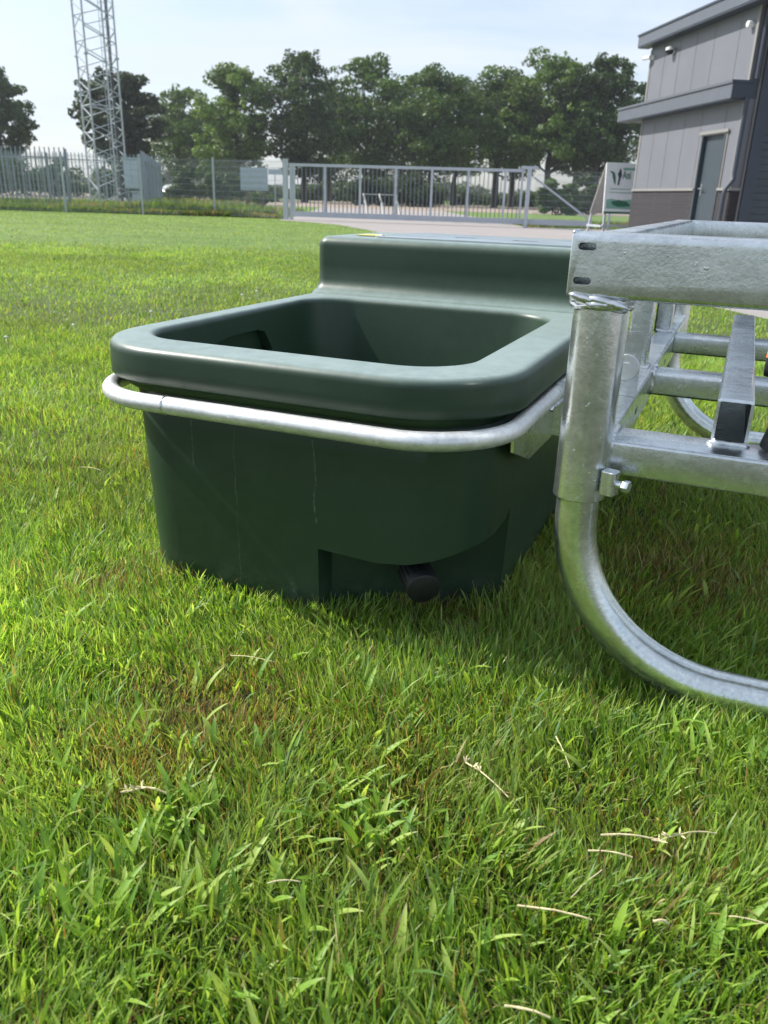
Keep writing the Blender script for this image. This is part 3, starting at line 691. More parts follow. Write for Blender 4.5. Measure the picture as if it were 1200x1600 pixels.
# ------------------------------------------------------------------ fences
def panel_mesh(p0, p1, z0, z1, step=.05, hstep=.2, rv=.0030, rh=.0045):
    p0 = Vector(p0); p1 = Vector(p1); d = p1-p0; L_ = d.length; d.normalize(); n = Vector((-d.y, d.x, 0)); m = MB()
    k = int(L_/step)
    for i in range(k+1):
        q = p0+d*(L_*i/k); m.bar((q.x, q.y, z0), (q.x, q.y, z1), rv*2, rv*2, (d.x, d.y, 0))
    z = z0+.03
    while z < z1:
        for s in (-1, 1): m.bar(p0+Vector((0, 0, z))+n*s*.0045, p1+Vector((0, 0, z))+n*s*.0045, rh*2, rh*2)
        z += hstep
    return m
def fence_post(p, h, parent, off):
    m = MB(); m.bar((p[0], p[1], -.05), (p[0], p[1], h), .06, .06, (0, 1, 0)); m.box((p[0]-.034, p[1]-.034, h), (p[0]+.034, p[1]+.034, h+.02))
    for z in (.35, 1.0, 1.6): m.box((p[0]-.05, p[1]-.042, z), (p[0]+.05, p[1]+.035, z+.035))
    return m.build('fence_post', MT['post'], parent, off)
fp = [gp(336, 338), gp(224, 335.5), gp(104, 332)]; fp = [Vector(p) for p in fp]
gL = Vector(gp(447, 343)); gR = Vector(gp(820, 356))
mf = root('mesh_fence', fp[1], 'grey wire mesh fence with round posts between the mown lawn and the mast yard', 'fence')
st = fp[1]-fp[0]; pts = [gL+Vector((-.12, 0, 0)), fp[0], fp[1], fp[2]]+[fp[2]+(fp[2]-fp[1])*k for k in (1, 2)]
for i, p in enumerate(pts):
    if i: fence_post(p, 1.97, mf, fp[1])
for a, b in zip(pts[:-1], pts[1:]): panel_mesh(a, b, .04, 1.93).build('mesh_panel', MT['wire'], mf, fp[1])

# sliding gate
gt = root('sliding_gate', gL, 'long grey steel sliding gate with vertical bars across the driveway', 'gate')
gd = (gR-gL); GLn = gd.length; gdn = gd.normalized(); gn = Vector((-gdn.y, gdn.x, 0))
def G(s, z, o=0.0): q = gL+gdn*s+gn*o; return (q.x, q.y, z)
def gb(m, name, mat='gate'): return m.build(name, MT[mat], gt, gL)
for s0 in (.02, .0):
    pass
m = MB(); m.bar(G(.0, -.05), G(.0, 1.93), .16, .16, tuple(gdn)); m.bar(G(.0, 1.93), G(.0, 1.97), .18, .18, tuple(gdn)); gb(m, 'gate_post')
m = MB(); m.bar(G(.20, -.05), G(.20, 1.84), .08, .10, tuple(gdn)); gb(m, 'gate_post')
gb(MB().bar(G(.25, 1.79), G(GLn-.15, 1.79), .08, .09), 'top_rail'); gb(MB().bar(G(.25, .20), G(GLn+2.2, .20), .12, .17), 'bottom_beam')
for k in range(7):
    s = .30 if k == 0 else 1.40+1.235*(k-1)
    if k in (0,): w_ = .08
    gb(MB().bar(G(s, .285), G(s, 1.745), .075, .075, tuple(gdn)), 'gate_upright')
gb(MB().bar(G(GLn-.22, .285), G(GLn-.22, 1.745), .075, .075, tuple(gdn)), 'gate_upright')
m = MB(); s = .44
while s < GLn-.27: m.bar(G(s, .285), G(s, 1.745), .026, .026, tuple(gdn)); s += .146
gb(m, 'gate_bars', 'bars')
for o in (-.19, .19):
    m = MB(); m.bar(G(GLn, -.05, o), G(GLn, 1.84, o), .15, .13, tuple(gdn)); gb(m, 'guide_post')
m = MB(); m.bar(G(GLn, 1.84), G(GLn, 1.93), .24, .56, tuple(gdn)); gb(m, 'guide_cap')
gb(MB().bar(G(GLn+.15, 1.60), G(GLn+2.15, .30), .06, .06), 'tail_brace')
# mesh fence right of the gate
e1 = Vector(gp(912, 358.5)); mf2 = root('mesh_fence', e1, 'grey wire mesh fence right of the gate running behind the building', 'fence')
q0 = gR+gdn*.25+gn*.35; q1 = q0+gdn*2.55; q2 = q1+gdn*2.55; q3 = q2+gdn*2.55
for p in (q1, q2, q3): fence_post(p, 1.88, mf2, e1)
for a, b in ((q0, q1), (q1, q2), (q2, q3)): panel_mesh(a, b, .05, 1.84).build('mesh_panel', MT['wire'], mf2, e1)

# palisade compound round the mast
def palisade(name, p0, p1, h, label, step=.145):
    p0 = Vector(p0); p1 = Vector(p1); d = (p1-p0); L_ = d.length; d.normalize(); n = Vector((-d.y, d.x, 0))
    r = root(name, p0, label, 'fence'); m = MB(); k = int(L_/step)
    for i in range(k+1):
        q = p0+d*(L_*i/k)+n*.035; hh = h*(1+random.uniform(-.003, .003)); wv = .022; tp = d*random.uniform(-.012, .012)
        for s in (-1, 1):     # W-section pale with a split pointed head
            a = q+d*s*wv*.5
            m.add([a-d*wv*.5+Vector((0, 0, .06)), a+d*wv*.5+Vector((0, 0, .06)), a+d*wv*.5+tp+Vector((0, 0, hh-.010)), a+tp+Vector((0, 0, hh)), a-d*wv*.5+tp+Vector((0, 0, hh-.010)),
                   a-d*wv*.5+n*.008+Vector((0, 0, .06)), a+d*wv*.5+n*.008+Vector((0, 0, .06)), a+d*wv*.5+tp+n*.008+Vector((0, 0, hh-.010)), a+tp+n*.008+Vector((0, 0, hh)), a-d*wv*.5+tp+n*.008+Vector((0, 0, hh-.010))],
                  [(0, 1, 2, 3, 4), (9, 8, 7, 6, 5), (0, 4, 9, 5), (1, 6, 7, 2), (2, 7, 8, 3), (3, 8, 9, 4), (0, 5, 6, 1)])
    m.build('pales', MT['pale'], r, p0)
    for z in (.35, h-.35): MB().bar(p0+Vector((0, 0, z)), p1+Vector((0, 0, z)), .045, .05).build('rail', MT['pale'], r, p0)
    s = 0
    while s <= L_+.01:
        q = p0+d*s-n*.05; MB().bar((q.x, q.y, -.05), (q.x, q.y, h-.05), .06, .09, tuple(d)).build('post', MT['pale'], r, p0); s += L_/max(1, round(L_/2.75))
    return r
cA = gp(222, 333.5); cB = gp(252, 322.5); cC = gp(98, 329.2)
palisade('palisade_fence', (-9.35, 32.2, 0), (-12.45, 46.0, 0), 2.18, 'steel palisade fence side seen edge on as a blue grey sheet, right of the mast', .14)
palisade('palisade_fence', (-12.35, 32.6, 0), (-24.0, 33.2, 0), 2.22, 'tall grey steel palisade fence at the far left in front of the mast yard', .185)
palisade('palisade_fence', (-12.45, 46.1, 0), (-33.0, 45.0, 0), 2.55, 'rear palisade fence of the mast yard seen through the lattice mast', .19)

# equipment cabinets inside the compound
def cabinet(px0, px1, Y, z0, z1, dpt, label):
    a = dp(px0, 300, Y); b = dp(px1, 300, Y); r = root('equipment_cabinet', ((a[0]+b[0])/2, Y, 0), label, 'cabinet'); o = ((a[0]+b[0])/2, Y, 0)
    MB().rhs((a[0], Y+dpt/2, (z0+z1)/2), (b[0], Y+dpt/2, (z0+z1)/2), dpt, z1-z0, (0, 1, 0), r=.02).build('housing', MT['cabinet'], r, o)
    MB().box((a[0]+.03, Y-.016, z0+.05), ((a[0]+b[0])/2-.008, Y-.001, z1-.06)).build('door', MT['cabinet'], r, o)
    MB().box(((a[0]+b[0])/2+.008, Y-.016, z0+.05), (b[0]-.03, Y-.001, z1-.06)).build('door', MT['cabinet'], r, o)
    MB().box((a[0]-.04, Y-.05, z1+.001), (b[0]+.04, Y+dpt+.03, z1+.05)).build('roof', MT['board'], r, o)
    for x in (a[0]+.05, b[0]-.1): MB().box((x, Y+.05, -.02), (x+.05, Y+.1, z0)).build('leg', MT['pale'], r, o)
cabinet(196, 219, 34.5, .85, 1.95, .5, 'upper pale blue cabinet on legs in the mast yard')
cabinet(206, 216, 33.4, .15, .72, .3, 'low small grey cabinet beneath the upper blue one in the mast yard')

# lattice mast
tb = Vector((-13.0, 39.0, 0)); mast = root('lattice_mast', tb, 'tall grey lattice steel mast rising out of the top of the picture', 'mast')
legs = [Vector((-13.80, 39.0, 0)), Vector((-13.05, 38.0, 0)), Vector((-12.15, 39.25, 0)), Vector((-12.95, 40.2, 0))]
HT = 24.0
for l in legs: ccyl(MB(), l+Vector((0, 0, -.05)), l+Vector((0, 0, HT)), .042, 10).build('mast_leg', MT['lattice'], mast, tb)
for (a, b) in ((0, 1), (1, 2), (2, 3), (3, 0)):
    m = MB(); A, B = legs[a], legs[b]; z = .25; cell = .98; k = 0
    while z+cell < HT:
        m.bar(A+Vector((0, 0, z+cell)), B+Vector((0, 0, z+cell*.5)), .045, .035); m.bar(A+Vector((0, 0, z)), B+Vector((0, 0, z+cell*.5)), .03, .03)
        if k % 5 == 4: m.bar(A+Vector((0, 0, z)), B+Vector((0, 0, z)), .04, .04)
        z += cell; k += 1
    m.build('lattice_bracing', MT['lattice'], mast, tb)
m = MB()
for x in (-.14, .14): m.tube([(-12.72+x, 39.5, .1), (-12.72+x, 39.5, HT)], .014, 6)
z = .4
while z < HT: m.bar((-12.86, 39.5, z), (-12.58, 39.5, z), .02, .02); z += .3
m.build('ladder', MT['lattice'], mast, tb)
m = MB()
for k in range(3): m.tube([(-12.62+.045*k, 39.7, .2), (-12.62+.045*k, 39.7, HT)], .020, 6)
m.build('cable_run', MT['cable'], mast, tb)
for z in (6.07, 12.0, 18.0):
    for l in legs: MB().tube([l+Vector((0, 0, z-.03)), l+Vector((0, 0, z+.03))], .10, 10).build('flange', MT['lattice'], mast, tb)

# sign board on post seen through the fence
bY = 40.0; a = dp(375, 261, bY); b = dp(418, 262, bY); c = dp(376, 297, bY)
bd = root('back_of_signboard', (a[0]+.2, bY, 0), 'pale blue rectangular signboard seen from behind through the fence, on a brown post', 'sign')
off = (a[0]+.2, bY, 0)
MB().box((a[0], bY, c[2]), (b[0], bY+.03, a[2])).build('panel', MT['board'], bd, off)
for k in range(4):
    z = c[2]+(a[2]-c[2])*(k+.5)/4; MB().box((a[0]+.01, bY-.03, z-.02), (b[0]-.01, bY-.002, z+.02)).build('stiffener', MT['cabinet'], bd, off)
MB().box((a[0]+.22, bY+.032, -.05), (a[0]+.34, bY+.13, a[2]+.05)).build('post', MT['timber'], bd, off)
MB().box((b[0]-.30, bY+.032, -.05), (b[0]-.22, bY+.10, a[2]-.05)).build('post', MT['timber'], bd, off)
a2 = dp(419, 264, 41); b2 = dp(440, 273, 41)
r = root('small_sign_plate', (a2[0]+.3, 41, 0), 'small pale plate on a thin post just right of the larger signboard', 'sign')
MB().box((a2[0], 41, b2[2]), (b2[0], 41.02, a2[2])).build('panel', MT['board'], r, (a2[0]+.3, 41, 0))
MB().tube([(a2[0]+.3, 41.05, -.05), (a2[0]+.3, 41.05, a2[2])], .025, 8).build('post', MT['post'], r, (a2[0]+.3, 41, 0))

# pole rack beyond the gate
rk = root('pole_rack', (-.6, 45, 0), 'rack of three leaning pale poles under a thin rail, beyond the gate', 'rack')
for (x0, y0), (x1, y1) in (((568, 303), (573, 327)), ((593, 304), (601, 331)), ((618, 308), (626, 333))):
    p = Vector(dp(x0, y0, 45)); q = Vector(gp(x1, y1)); q = Vector((p.x+.25, 44.6, 0)); p.z = .98
    MB().bar(q, p, .07, .07).build('pole', MT['rackpole'], rk, (-.6, 45, 0))
p = dp(568, 303, 45.05); q = dp(620, 307, 45.05); MB().bar((p[0]-.05, 45.06, .95), (q[0]+.05, 45.06, .95), .035, .035).build('rail', MT['rackpole'], rk, (-.6, 45, 0))
for x in (p[0], q[0]): MB().bar((x, 45.4, 0), (x, 45.08, .94), .04, .04).build('strut', MT['rackpole'], rk, (-.6, 45, 0))

# car parked behind the weeds
cx, cY = dp(272, 300, 82)[0], 82.0
car = root('parked_car', (cx, cY, 0), 'white car half hidden by weeds beyond the mesh fence', 'car', rz=math.radians(58)); off = (cx, cY, 0)
prof = [(-2.0, .32), (-2.02, .62), (-1.85, .82), (-1.05, .92), (-.45, 1.28), (-.1, 1.36), (.8, 1.36), (1.25, 1.26), (1.75, .98), (1.98, .90), (2.03, .45), (1.95, .30)]
MB().loft([[(cx+x*.98, cY-.80, z) for x, z in prof], [(cx+x, cY-.76+.0, z) for x, z in prof], [(cx+x, cY+.76, z) for x, z in prof], [(cx+x*.98, cY+.80, z) for x, z in prof]]).build('body', MT['carwhite'], car, off)
for s in (-1, 1):
    gl = [(-.85, .93), (-.38, 1.24), (.05, 1.30), (.35, 1.30), (.35, .93)]; y = cY+s*.803
    MB().loft([[(cx+x, y, z) for x, z in gl], [(cx+x, y+s*.008, z) for x, z in gl]]).build('side_window', MT['glassdark'], car, off)
    gl = [(.42, .93), (.42, 1.30), (.8, 1.30), (1.18, 1.21), (1.45, .96)]
    MB().loft([[(cx+x, y, z) for x, z in gl], [(cx+x, y+s*.008, z) for x, z in gl]]).build('side_window', MT['glassdark'], car, off)
    for x in (-1.25, 1.25):
        w = MB().tube([(cx+x, cY+s*.62, .31), (cx+x, cY+s*.64, .31), (cx+x, cY+s*.83, .31), (cx+x, cY+s*.85, .31)], [.29, .31, .31, .27], 20).build('wheel', MT['black'], car, off)
        MB().tube([(cx+x, cY+s*.852, .31), (cx+x, cY+s*.862, .31)], .19, 14).build('rim', MT['zinc'], w)
for s in (-.55, .55):
    MB().box((cx-2.06, cY+s-.15, .62), (cx-2.0, cY+s+.15, .74)).build('headlight', MT['white'], car, off)

# ------------------------------------------------------------------ building
bn = Vector((5.823*16/15, 16.0, 0)); azb = math.radians(-7.29); bdv = Vector((math.sin(azb), math.cos(azb), 0)); bnv = Vector((-bdv.y, bdv.x, 0))
bn = Vector(dp(1165, 160, 16.0)); bn.z = 0
bld = root('grey_building', bn, 'grey panel clad building with dark canopy, brown plinth and steel door at the right', 'building')
def Bp(s, n, z): q = bn+bdv*s+bnv*n; return (q.x, q.y, z)      # s away from camera along wall, n out of the wall (left)
def bbox(s0, s1, n0, n1, z0, z1): 
    m = MB(); return m.add([Bp(s0, n0, z0), Bp(s1, n0, z0), Bp(s1, n1, z0), Bp(s0, n1, z0), Bp(s0, n0, z1), Bp(s1, n0, z1), Bp(s1, n1, z1), Bp(s0, n1, z1)], [(3,2,1,0),(4,5,6,7),(0,1,5,4),(1,2,6,5),(2,3,7,6),(3,0,4,7)])
def bb(m, name, mat, parent=None, label=None): 
    o = m.build(name, MT[mat], parent or bld, bn, label=label); return o
LS = 4.45; DS0, DS1, DH = .50, 1.33, 2.13; PH = 1.14
# walls (solid shell pieces behind cladding)
bb(bbox(DS1+.06, LS, -.22, 0, PH+.05, 4.3), 'wall', 'wall'); bb(bbox(0, DS0-.06, -.22, 0, PH+.05, 4.3), 'wall', 'wall')
bb(bbox(DS0-.06, DS1+.06, -.22, 0, DH+.06, 4.3), 'wall', 'wall')
bb(bbox(DS1+.06, LS, -.22, .015, 0, PH), 'plinth', 'brick'); bb(bbox(0.0, DS0-.06, -.22, .015, 0, PH), 'plinth', 'brick')
bb(bbox(DS1+.06, LS+.02, -.2, .045, PH, PH+.05), 'plinth_sill', 'trim'); bb(bbox(-.02, DS0-.06, -.2, .045, PH, PH+.05), 'plinth_sill', 'trim')
for s in (.62, 1.55, 2.28, 3.00, 3.72):
    lo_ = DH+.09 if s < 1.4 and s > .44 else PH+.052
    bb(bbox(s-.009, s+.009, .0012, .0052, lo_, 2.60), 'panel_seam', 'seam'); bb(bbox(s-.009, s+.009, .0012, .0052, 2.9, 4.06), 'panel_seam', 'seam')
bb(bbox(LS-.06, LS+.012, .001, .012, PH+.052, 4.06), 'corner_trim', 'trim'); bb(bbox(-.012, .05, .001, .014, PH+.052, 4.1), 'corner_trim', 'trim')
dr = bb(bbox(DS0, DS1, -.10, -.05, .03, DH), 'door', 'door')
bb(bbox(DS0+.07, DS1-.07, -.049, -.043, .15, DH-.1), 'door_leaf', 'door', dr).parent = dr
for o_ in (dr,):
    pass
for s0, s1, z0, z1 in ((DS0-.06, DS0, 0, DH), (DS1, DS1+.06, 0, DH), (DS0-.06, DS1+.06, DH, DH+.06)): bb(bbox(s0, s1, -.12, .03, z0, z1), 'door_frame', 'trim' if z0 else 'door')
bb(bbox(DS0-.10, DS0-.061, .001, .02, PH+.052, DH+.05), 'door_trim', 'trim'); bb(bbox(DS1+.061, DS1+.10, .001, .02, PH+.052, DH+.05), 'door_trim', 'trim')
bb(bbox(DS0-.14, DS1+.12, .031, .05, DH+.02, DH+.075), 'door_drip', 'trim')
h_ = MB(); h_.add(*[(bbox(DS1-.15, DS1-.11, -.042, -.030, 1.05, 1.27)).v, bbox(0, 1, 0, 1, 0, 1).f]); h_.add(bbox(DS1-.26, DS1-.12, .01, .03, 1.17, 1.19).v, bbox(0, 1, 0, 1, 0, 1).f); h_.add(bbox(DS1-.14, DS1-.12, -.03, .015, 1.17, 1.19).v, bbox(0, 1, 0, 1, 0, 1).f)
hh = h_.build('handle', MT['zinc'], dr, bn)
# canopy band and upper roof edge
cz0, cz1 = 2.66, 2.90
bb(bbox(-.0, LS+.78, .002, .30, cz0, cz1), 'canopy', 'fascia'); bb(bbox(-.02, LS+.80, .002, .325, cz1, cz1+.045), 'canopy_edge', 'fascia')
bb(bbox(-.006, -.02, -.17, .302, cz0, cz1), 'canopy_end', 'fascia_dark'); bb(bbox(-.026, -.04, -.17, .33, cz1, cz1+.045), 'canopy_end', 'fascia_dark')  # end faces of the band coloured darker to carry their shade
bb(bbox(LS+.001, LS+.78, -2.4, -.0, cz0, cz1), 'canopy', 'fascia')
bb(bbox(.01, LS+.77, .003, .29, cz0-.02, cz0-.001), 'soffit', 'fascia_dark')
bb(bbox(-3.2, LS+.20, .002, .26, 4.13, 4.33), 'roof_fascia', 'fascia'); bb(bbox(-3.2, LS+.22, -.1, .28, 4.332, 4.37), 'roof_edge', 'fascia_dark')
bb(bbox(-3.1, LS+.19, -4.5, -.11, 4.302, 4.36), 'roof', 'fascia_dark'); bb(bbox(-3.2, LS+.19, .003, .25, 4.10, 4.128), 'soffit', 'fascia_dark')
bb(bbox(LS-.02, LS, -4.2, -.22, 0, 4.3), 'wall', 'wall')
# front (camera side) wall with garage door, set beside the corner
def fbox(n0, n1, s0, s1, z0, z1): return bbox(s0, s1, n0, n1, z0, z1)
bb(fbox(-.17, -.22, .0, .2, 0, 4.3), 'wall', 'wall')
for nme, n0, n1, s0, s1, z0, z1, mat in (('plinth', -.17, -.0, -.02, -.002, 0, PH, 'brick'), ('plinth_sill', -.17, .02, -.04, -.022, PH, PH+.05, 'trim'), ('corner_trim', -.20, -.172, -.05, -.001, 0, 4.1, 'trim'),
        ('garage_post', -.42, -.203, -.10, .2, 0, 4.29, 'fascia_dark'), ('garage_lintel', -4.2, -.421, -.05, .2, 3.2, 4.29, 'fascia_dark'), ('wall', -4.6, -4.2, -.05, .2, 0, 4.3, 'wall')):
    bb(fbox(n0, n1, s0, s1, z0, z1), nme, mat)
m = MB()
for k in range(26):
    z = .02+k*.122; m.add(fbox(-4.199, -.422, .02, .06, z, z+.114).v, bbox(0, 1, 0, 1, 0, 1).f)
m.add(fbox(-4.199, -.422, .06, .09, 0, 3.199).v, bbox(0, 1, 0, 1, 0, 1).f)
bb(m, 'garage_door', 'door')
# rain pipes at the corner
pp = [Bp(-.07, -.10, 4.1), Bp(-.07, -.10, 2.96)]; bb(MB().tube(pp, .045, 12), 'rain_pipe', 'fascia_dark')
pp = [Bp(-.07, .02, 2.66), Bp(-.07, .02, 1.45), Bp(-.09, .03, 1.32), Bp(-.10, .16, 1.15), Bp(-.10, .17, 1.05), Bp(-.10, .17, .05)]; bb(MB().tube(pp, .042, 12), 'rain_pipe', 'fascia_dark')
# security cameras and lamp on the upper wall (held by the wall)
def wallcam(px, py, label, bullet=False, plain=False):
    r_ = ray(px, py); nn = np.array([bdv.y, -bdv.x, 0]); t = (nn@(np.array(bn)-CAM))/(nn@r_); P = Vector(CAM+t*r_); o = tuple(P)
    r = root('security_camera', P, label, 'camera')
    m = MB().tube([P, P+bnv*.03], .05, 14); m.build('mount', MT['lamp'], r, o)
    if plain:
        MB().tube([P+bnv*.031, P+bnv*.035, P+bnv*.10, P+bnv*.11], [.05, .055, .055, .045], 12).build('housing', MT['lamp'], r, o)
    elif bullet:
        m = MB().tube([P+bnv*.031, P+bnv*.10], .02, 8); m.build('arm', MT['lamp'], r, o)
        MB().tube([P+bnv*.08-bdv*.02, P+bnv*.14+bdv*.20], .04, 12).build('housing', MT['lamp'], r, o)
        MB().tube([P+bnv*.141+bdv*.205, P+bnv*.144+bdv*.215], .034, 12).build('lens', MT['black'], r, o)
    else:
        rr2, pp2 = [], []
        for k in range(9):
            a = math.radians(90*k/8); rr2.append(.085*math.cos(a)+.002); pp2.append(P+bnv*.095-Vector((0, 0, .085*math.sin(a)))+Vector((0, 0, .01)))
        MB().tube([P+bnv*.031+Vector((0, 0, .03)), P+bnv*.095+Vector((0, 0, .03))], .04, 12).build('arm', MT['lamp'], r, o)
        MB().tube([P+bnv*.095+Vector((0, 0, .075)), P+bnv*.095+Vector((0, 0, .06)), P+bnv*.095+Vector((0, 0, .011))], [.05, .08, .088], 16).build('housing', MT['lamp'], r, o)
        MB().tube(pp2, rr2, 16).build('dome', MT['glassdark'], r, o)
wallcam(1053, 80, 'round dome camera on the upper grey wall, second panel')
wallcam(1021, 90, 'bullet camera poking out at the far upper corner of the grey wall', True)
wallcam(1177, 38, 'small white wall box near the right end of the upper grey wall', plain=True)

# A-shaped advertising sign by the building
sY = 21.5
a = Vector(dp(948, 254, sY)); ztop = a.z; zb = dp(951, 334, sY)[2]
sg = root('advertising_board', (a.x, sY, 0), 'white A-shaped advertising board with green print standing left of the building', 'sign'); off = (a.x, sY, 0)
rdir = Vector((.97, .22, 0)).normalized(); fdir = Vector((.22, -.97, 0)).normalized()
def SP(s, f, z): q = a+rdir*s+fdir*f; return Vector((q.x, q.y, z))
Wd = 1.9; ft, bk = .12, -.62
def panel(f1, mat, name, par=sg, lift=0.0):
    p = [SP(0, 0, ztop), SP(Wd, 0, ztop), SP(Wd, f1, zb), SP(0, f1, zb)]; n = (p[1]-p[0]).cross(p[3]-p[0]).normalized()
    return MB().loft([[q+n*.015 for q in p], [q-n*.015 for q in p]]).build(name, MT[mat], par, off)
front = panel(ft, 'white', 'front_panel'); back = panel(bk, 'signgrey', 'back_panel')
nrm = (SP(1, 0, ztop)-SP(0, 0, ztop)).cross(SP(0, ft, zb)-SP(0, 0, ztop)).normalized()
if nrm.y > 0: nrm = -nrm
def FP(x, y): return SP(x*Wd, ft*y, ztop+(zb-ztop)*y)+nrm*.0175      # x,y 0..1 on the front panel
def mark(poly, mat, name, lift=0.0):
    poly = [(x*.86+.01, y) for x, y in poly] if name == 'logo' else poly
    q = [FP(x, y)+nrm*lift for x, y in poly]; return MB().loft([q, [p+nrm*.003 for p in q]]).build(name, MT[mat], front, off)
mark([(.045, .17), (.085, .16), (.13, .20), (.15, .28), (.155, .40), (.145, .43), (.125, .37), (.10, .28), (.09, .21)], 'signgreen', 'logo')
mark([(.215, .10), (.235, .14), (.245, .20), (.25, .24), (.232, .30), (.22, .36), (.215, .43), (.185, .43), (.195, .34), (.20, .28), (.178, .22), (.20, .17)], 'signdark', 'logo')
mark([(.24, .09), (.75, .09), (.75, .135), (.24, .135)], 'signlight', 'print_line')
mark([(.07, .50), (.50, .50), (.50, .515), (.07, .515)], 'signlight', 'print_line'); mark([(.07, .57), (.46, .57), (.46, .585), (.07, .585)], 'signlight', 'print_line')
mark([(.03, .72), (.10, .70), (.22, .74), (.40, .70), (.6, .74), (.8, .69), (.95, .72), (.95, .90), (.03, .90)], 'signlight', 'picture')
mark([(.10, .76), (.20, .72), (.33, .76), (.38, .84), (.20, .86), (.12, .82)], 'signgreen', 'picture', .004)
mark([(.0, .955), (1, .955), (1, 1.0), (0, 1.0)], 'signgreen', 'print_band')
fc = bpy.data.curves.new('lettering', 'FONT'); fc.body = 'Ani'; fc.size = .29; fc.extrude = .002; fc.offset = .004
fo = bpy.data.objects.new('lettering', fc); sc.collection.objects.link(fo); dg = bpy.context.evaluated_depsgraph_get()
tm = bpy.data.meshes.new_from_object(fo.evaluated_get(dg)); bpy.data.objects.remove(fo); tm.materials.clear(); tm.materials.append(MT['signgreen'])
t = bpy.data.objects.new('lettering', tm); sc.collection.objects.link(t); t.parent = front
yv = (FP(0, 0)-FP(0, 1)).normalized(); xv = (FP(1, 0)-FP(0, 0)).normalized(); M3 = Matrix((xv, yv, xv.cross(yv))).transposed().to_4x4(); M3.translation = FP(.235, .305)+nrm*.002-Vector(off); t.matrix_local = M3 @ Matrix.Diagonal((.56, .92, 1, 1))
for s in (.05, Wd-.05):
    for f in (ft*1.05, bk*1.0): MB().bar(SP(s, f*.99, zb), SP(s, f*1.25, -.02), .05, .05).build('leg', MT['gate'], sg, off)
MB().bar(SP(0.0, bk*1.1, .32), SP(.0, ft, .32), .05, .05).build('cross_bar', MT['gate'], sg, off); MB().bar(SP(.0, ft*1.2, .34), SP(Wd, ft*1.2, .34), .05, .05).build('cross_bar', MT['gate'], sg, off)

# ------------------------------------------------------------------ trees, shrubs, far woods, weeds
def leafcloud(blobs, n, size, base, seed, shell=.55):
    """leaf quads scattered through ellipsoid clumps; returns V,F,C"""
    r = np.random.default_rng(seed); vol = np.array([b[3]*b[4]*b[5] for b in blobs])**.68; pi = r.choice(len(blobs), n, p=vol/vol.sum())
    B = np.array([b[:6] for b in blobs])[pi]; d = r.standard_normal((n, 3)); d /= np.linalg.norm(d, axis=1)[:, None]
    rad = (shell+(1-shell)*r.random(n))**.8*np.where(r.random(n) < .12, 1.18, 1); P = B[:, :3]+d*rad[:, None]*B[:, 3:6]
    a = r.standard_normal((n, 3))*.8+d*.9+np.array([0, 0, .5]); a /= np.linalg.norm(a, axis=1)[:, None]
    t = np.cross(a, r.standard_normal((n, 3))); t /= np.linalg.norm(t, axis=1)[:, None]; b2 = np.cross(a, t)
    s = size*(.5+.9*r.random(n))[:, None]
    V = np.stack([P-t*s*.5, P+b2*s*.34+a*s*.05, P+t*s*.6, P-b2*s*.34+a*s*.05], 1)
    bt = np.array([b[6] for b in blobs])[pi]
    C = np.array(base)[None]*(bt*(.72+.56*r.random(n)))[:, None]*np.array([1, 1, 1])+ (r.random(n)[:, None]*np.array([.016, .012, .0]))
    C = np.repeat(C[:, None], 4, 1); F_ = np.arange(4*n).reshape(n, 4)
    return V.reshape(-1, 3), [F_], C.reshape(-1, 3)
